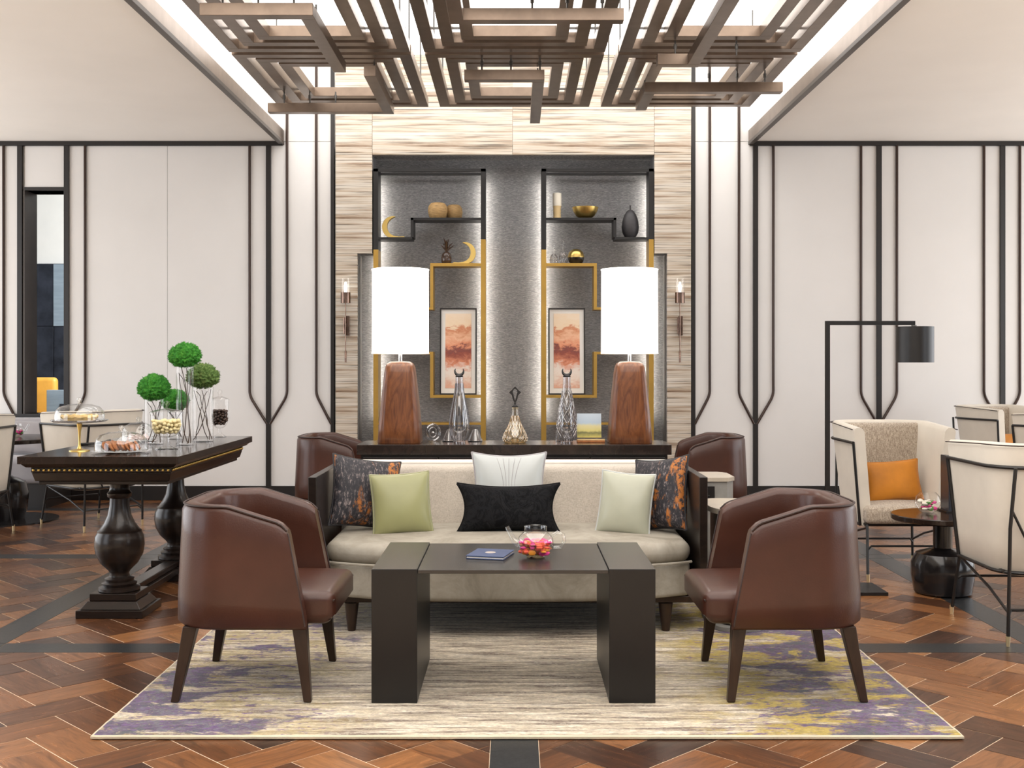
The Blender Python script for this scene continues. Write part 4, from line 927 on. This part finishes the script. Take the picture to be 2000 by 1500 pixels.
ped = [(.092, .112), (.10, .116), (.10, .13), (.08, .138), (.086, .152), (.068, .160), (.072, .174), (.05, .184), (.046, .2), (.055, .215), (.09, .25), (.114, .295), (.121, .34), (.117, .385), (.106, .405), (.107, .412), (.096, .42), (.075, .45), (.057, .49), (.048, .54), (.046, .575), (.058, .583), (.06, .60), (.05, .61), (.046, .63), (.052, .6565)]
for y in (5.66, 6.6):
    x = -1.985
    B().lathe(ped, 40, (x, y, 0)).build('pedestal', 'darkwood', pt, angle=50)
    B().box(x-.165, x+.165, y-.15, y+.15, 0, .04).build('plinth', 'darkwood', pt, bevel=.004); B().box(x-.15, x+.15, y-.135, y+.135, .04, .077, .028, .028).build('plinth', 'darkwood', pt, bevel=.004); B().box(x-.115, x+.115, y-.10, y+.10, .077, .1125).build('plinth', 'darkwood', pt, bevel=.004)
B().box(-2.025, -1.945, 5.762, 6.498, .077, .108).build('stretcher', 'darkwood', pt, bevel=.006); B().box(-2.045, -1.925, 5.812, 6.448, .042, .0769).build('stretcher', 'darkwood', pt, bevel=.006)
def dome(label, x, y, z, r, h, knob=True):
    t = thing('glass_dome', label, 'glass dome', (x, y, z)); pr = [(r, 0), (r, h*.35), (r*.95, h*.6), (r*.8, h*.82), (r*.5, h*.96), (r*.12, h)]
    B().shellathe(pr, 40).build('dome', 'domeglass', t); B().tube([(r*math.cos(a*.1309), r*math.sin(a*.1309), .002) for a in range(48)], .0022, 5, True).build('rim', 'glass', t)
    B().lathe([(r*.12, h), (.008, h+.008), (.014, h+.02), (.01, h+.03), (0, h+.033)], 14).build('knob', 'domeglass', t); return t
# cake stand with pie
x, y = -2.24, 5.80
t = thing('cake_stand', 'brass-stemmed cake stand with a glass plate near the left table corner', 'cake stand', (x, y, TZ)); zp = .155
B().lathe([(0, 0), (.052, 0), (.05, .004), (.012, .012), (.006, .03), (.005, .06), (.007, .10), (.014, .14), (0, .142)], 28).build('stem', 'brass', t); B().lathe([(0, .142), (.05, .143), (.13, .151), (.142, .158), (.14, .161), (.12, .156), (0, .154)], 44).build('plate', 'smokeglass', t)
dome('clear glass dome over the pie on the cake stand', x, y, TZ+.1575, .122, .085)
t = thing('pie', 'golden crimped pie under the dome on the cake stand', 'pie', (x, y, TZ+.157)); B().lathe([(0, 0), (.075, 0), (.088, .018), (.08, .022), (0, .024)], 32).build('crust', 'pastry', t); B().tube([((.084+.003*math.sin(a*2.1))*math.cos(a*.1309), (.084+.003*math.sin(a*2.1))*math.sin(a*.1309), .021+.003*math.sin(a*1.57)) for a in range(48)], .0075, 6, True).build('crimp', 'pastry', t)
# biscuit dish
x, y = -1.985, 5.685
t = thing('glass_plate', 'flat glass plate of biscuits at the front of the treat table', 'plate', (x, y, TZ)); B().lathe([(0, 0), (.1, 0), (.145, .008), (.147, .011), (.1, .004), (0, .004)], 44).build('plate', 'glass', t)
dome('clear glass dome over the brown biscuits', x, y, TZ+.012, .128, .095)
bis = None
for i in range(16):
    px = x-.07+.14*((i % 8)/7)+random.uniform(-.006, .006); py = y-.035+.05*(i//8)+random.uniform(-.01, .01)
    if bis is None: bis = tag(B().lathe([(0, -.006), (.024, -.006), (.028, 0), (.024, .006), (.01, .008), (0, .006)], 14).build('biscuit', 'cookie'), 'round brown biscuit in the row under the front glass dome', 'biscuit', 'biscuits under the dome'); o = bis
    else: o = bis.copy(); COL.objects.link(o)
    o.location = (px, py, TZ+.033+.004*(i % 2)); o.rotation_euler = (R(random.uniform(-12, 12)), R(62+random.uniform(-8, 8)), R(random.uniform(-25, 25)))
# rear small dome with meringues
x, y = -2.16, 6.47
t = thing('glass_plate', 'small glass plate of pale sweets behind the biscuit dome', 'plate', (x, y, TZ)); B().lathe([(0, 0), (.09, 0), (.11, .007), (.108, .01), (0, .004)], 36).build('plate', 'glass', t)
dome('small clear glass dome over the pale pink sweets', x, y, TZ+.011, .093, .10); m0 = None
for i in range(7):
    a = i*1.047; rr = .045 if i < 6 else 0
    if m0 is None: m0 = tag(B().lathe([(0, 0), (.02, .002), (.022, .01), (.014, .022), (.006, .03), (0, .036)], 12).build('meringue', 'pinksweet'), 'pale pink sweet under the small rear dome', 'sweet', 'sweets under the rear dome'); o = m0
    else: o = m0.copy(); COL.objects.link(o)
    o.location = (x+rr*math.cos(a), y+rr*math.sin(a), TZ+.011)
# serving tongs
t = thing('serving_tongs', 'black serving tongs lying behind the cake stand', 'tongs', (-2.31, 6.22, TZ+.006), R(12))
for s in (-1, 1): B().tube([(-.09, s*.012, 0), (.0, s*.016, .003), (.05, s*.006, .012), (.075, 0, .022)], .006, 8).build('arm', 'blackmetal', t)
# footed jars
def jar(label, x, y, r, zb_, zt_, knob, flab, fm, fr, fill, n):
    t = thing('footed_jar', label, 'jar', (x, y, TZ))
    B().lathe([(0, 0), (r*.72, 0), (r*.7, .006), (r*.25, .02), (.009, zb_*.55), (.014, zb_), (0, zb_)], 28).build('foot', 'glass', t)
    B().shellathe([(.014, zb_), (r*.55, zb_+.008), (r*.85, zb_+.03), (r*.98, zb_+.06), (r, zt_)], 36).build('bowl', 'glass', t); ld = B().shellathe([(r*1.06, zt_), (r*1.06, zt_+.006), (r*.7, zt_+.016), (.012, zt_+.024)], 36).build('lid', 'glass', t)
    B().lathe([(.01, zt_+.024), (.006, zt_+.032), (.016, zt_+.05), (.012, zt_+.062), (0, zt_+.064)], 14).build('knob', 'glass', ld)
    b = B(); placed = []
    for i in range(n*30):
        if len(placed) >= n: break
        a = random.uniform(0, 6.28); q = (r-fr*1.3)*math.sqrt(random.random()); z = zb_+.016+fr+random.random()*fill
        lim = r*min(1, .55+(z-zb_)*8)-fr*1.1
        if q > lim: q = lim
        p = Vector((q*math.cos(a), q*math.sin(a), z))
        if all((p-o_).length > fr*1.55 for o_ in placed): placed.append(p)
    for p in placed: b.ball(p, fr, 8, 6, (1, 1, .9 if fr > .007 else .7))
    o = b.build(flab[0], fm); o.location = (x, y, TZ); tag(o, flab[1], flab[2], kind='stuff')
jar('footed glass jar of round cream candies', -1.825, 5.91, .083, .062, .19, 1, ('cream_candies', 'round cream candies filling the wide footed jar', 'candy'), 'candy', .0105, .062, 170)
jar('slim footed glass jar of dark chocolate beans at the table back', -1.80, 6.88, .053, .055, .225, 1, ('chocolate_beans', 'dark chocolate beans filling the slim footed jar', 'candy'), 'bean', .0085, .085, 150)
# moss balls on glass cylinders
def moss(label, glab, x, y, r, zt_, mr, mh, m, seed, dx=0):
    t = thing('glass_cylinder_vase', glab, 'vase', (x, y, TZ)); h = zt_-TZ
    B().shellathe([(r, .002), (r, h)], 32).build('cylinder', 'glass', t); B().lathe([(0, 0), (r, 0), (r, .012), (0, .012)], 32).build('base', 'glass', t); B().tube([(r*math.cos(a*.19635), r*math.sin(a*.19635), h) for a in range(32)], .002, 5, True).build('rim', 'glass', t)
    rn = random.Random(seed)
    for q in range(5):
        a = rn.uniform(0, 6.28); b_ = a+rn.uniform(1.6, 3.6); pts = []
        for i in range(8):
            f = i/7; rr = r*.86*(1-.55*math.sin(math.pi*f)); an = a+(b_-a)*f; pts.append((rr*math.cos(an)+rn.uniform(-.004, .004), rr*math.sin(an)+rn.uniform(-.004, .004), .014+(h-.02)*f*rn.uniform(.92, 1)))
        tag(B().tube([(p[0]+x, p[1]+y, p[2]+TZ) for p in pts], [.0026]*4+[.002]*4, 5).build('twig', 'twig'), 'thin curved twig inside the '+glab.split(' glass')[0]+' glass cylinder', 'twig', 'twigs in the glass cylinders')
    import bmesh
    bm = bmesh.new(); bmesh.ops.create_icosphere(bm, subdivisions=5, radius=1)
    for v in bm.verts:
        d_ = v.co.normalized(); c1 = mnoise.voronoi(d_*5.2+Vector((seed, 0, 0)))[0][0]; k_ = 1.06-.30*c1+.07*mnoise.noise(d_*2.2)+.05*mnoise.noise(d_*22)+.05*mnoise.noise(d_*45)
        v.co = Vector((d_.x*mr*k_, d_.y*mr*k_, d_.z*mh*1.1*k_*(1 if d_.z > 0 else .8)))
    me = bpy.data.meshes.new('moss_ball'); bm.to_mesh(me); bm.free(); me.polygons.foreach_set('use_smooth', [True]*len(me.polygons)); me.materials.append(MT[m])
    tv, tf = [], []
    for i in range(2600):
        v = me.vertices[rn.randrange(len(me.vertices))]; nn = v.normal.lerp(v.co.normalized(), .5).normalized(); p0 = v.co-nn*.002; aa = nn.orthogonal().normalized()*.0021; bb_ = nn.cross(aa)
        tip = p0+nn*rn.uniform(.005, .0095)+Vector((rn.uniform(-.003, .003), rn.uniform(-.003, .003), rn.uniform(-.003, .003))); k0 = len(tv)
        tv += [p0+aa, p0-aa*.5+bb_*.85, p0-aa*.5-bb_*.85, tip]; tf += [(k0, k0+1, k0+3), (k0+1, k0+2, k0+3), (k0+2, k0, k0+3)]
    o = bpy.data.objects.new('moss_ball', me); COL.objects.link(o); B().add(tv, tf).build('moss_tufts', m, o, kind='stuff'); o.location = (x+dx, y, zt_+mh*.74); tag(o, label, 'moss ball', 'moss balls on glass cylinders')
moss('highest bright green moss ball on the tallest glass cylinder', 'tallest glass cylinder vase, under the highest moss ball', -1.812, 6.19, .046, 1.235, .092, .073, 'moss', 3)
moss('olive moss ball next to the chocolate bean jar', 'wide glass cylinder vase under the olive moss ball', -1.79, 6.47, .058, 1.115, .097, .075, 'moss_olive', 11)
moss('bright green moss ball nearest the cake stand', 'front glass cylinder vase, under the moss ball nearest the cake stand', -2.0, 6.25, .05, 1.052, .093, .078, 'moss', 23)
moss('lowest moss ball tucked behind the candy jar', 'shortest glass cylinder vase behind the candy jar', -2.02, 6.70, .045, .975, .086, .068, 'moss', 31)

# ================================================================== LEFT SEATING NOOK
t = thing('banquette', 'grey upholstered banquette under the narrow wall opening', 'bench', (0, 0, 0))
B().rbox(-5.6, -4.02, 9.62, 10.25, .22, .44, .05, .01).build('seat', 'benchgrey', t); B().rbox(-5.6, -4.02, 10.06, 10.27, .44, .76, .04).build('backrest', 'benchgrey', t); B().box(-5.58, -4.04, 9.7, 10.26, 0, .22).build('base', 'trim', t)
pillow('grey_cushion', 'grey cushion leaning on the banquette back', .40, .30, .12, 'benchgrey', 'benchgrey', (-4.34, 9.96, .60), -14, 8, 3, .07)
t = thing('cafe_table', 'dark round table with black barrel base carrying the small teapot, left edge', 'table', (-4.07, 8.98, 0))
B().lathe([(0, .628), (.44, .628), (.45, .634), (.45, .655), (.444, .66), (0, .66)], 56).build('top', 'tabletop', t); B().lathe([(.1, .33), (.05, .36), (.05, .60), (.12, .628)], 24).build('column', 'darkwood', t)
B().lathe([(0, .012), (.15, .012), (.175, .10), (.185, .22), (.16, .31), (.1, .34), (0, .345)], 40).build('barrel_base', 'tableblack', t); B().lathe([(0, 0), (.41, 0), (.41, .012), (0, .012)], 48).build('disc_base', 'tableblack', t)
teapot('small glass teapot of pink petals on the dark table at left', (X(33, 9.1)+.0, 9.1, .661), R(180), .85, '')
petals('tea_petals', 'pink and green petals inside the small teapot at the left edge', 14, .04, .02, .028, (X(33, 9.1), 9.1, .661), ('petal_pink', 'petal_green', 'petal_pink'), .013)
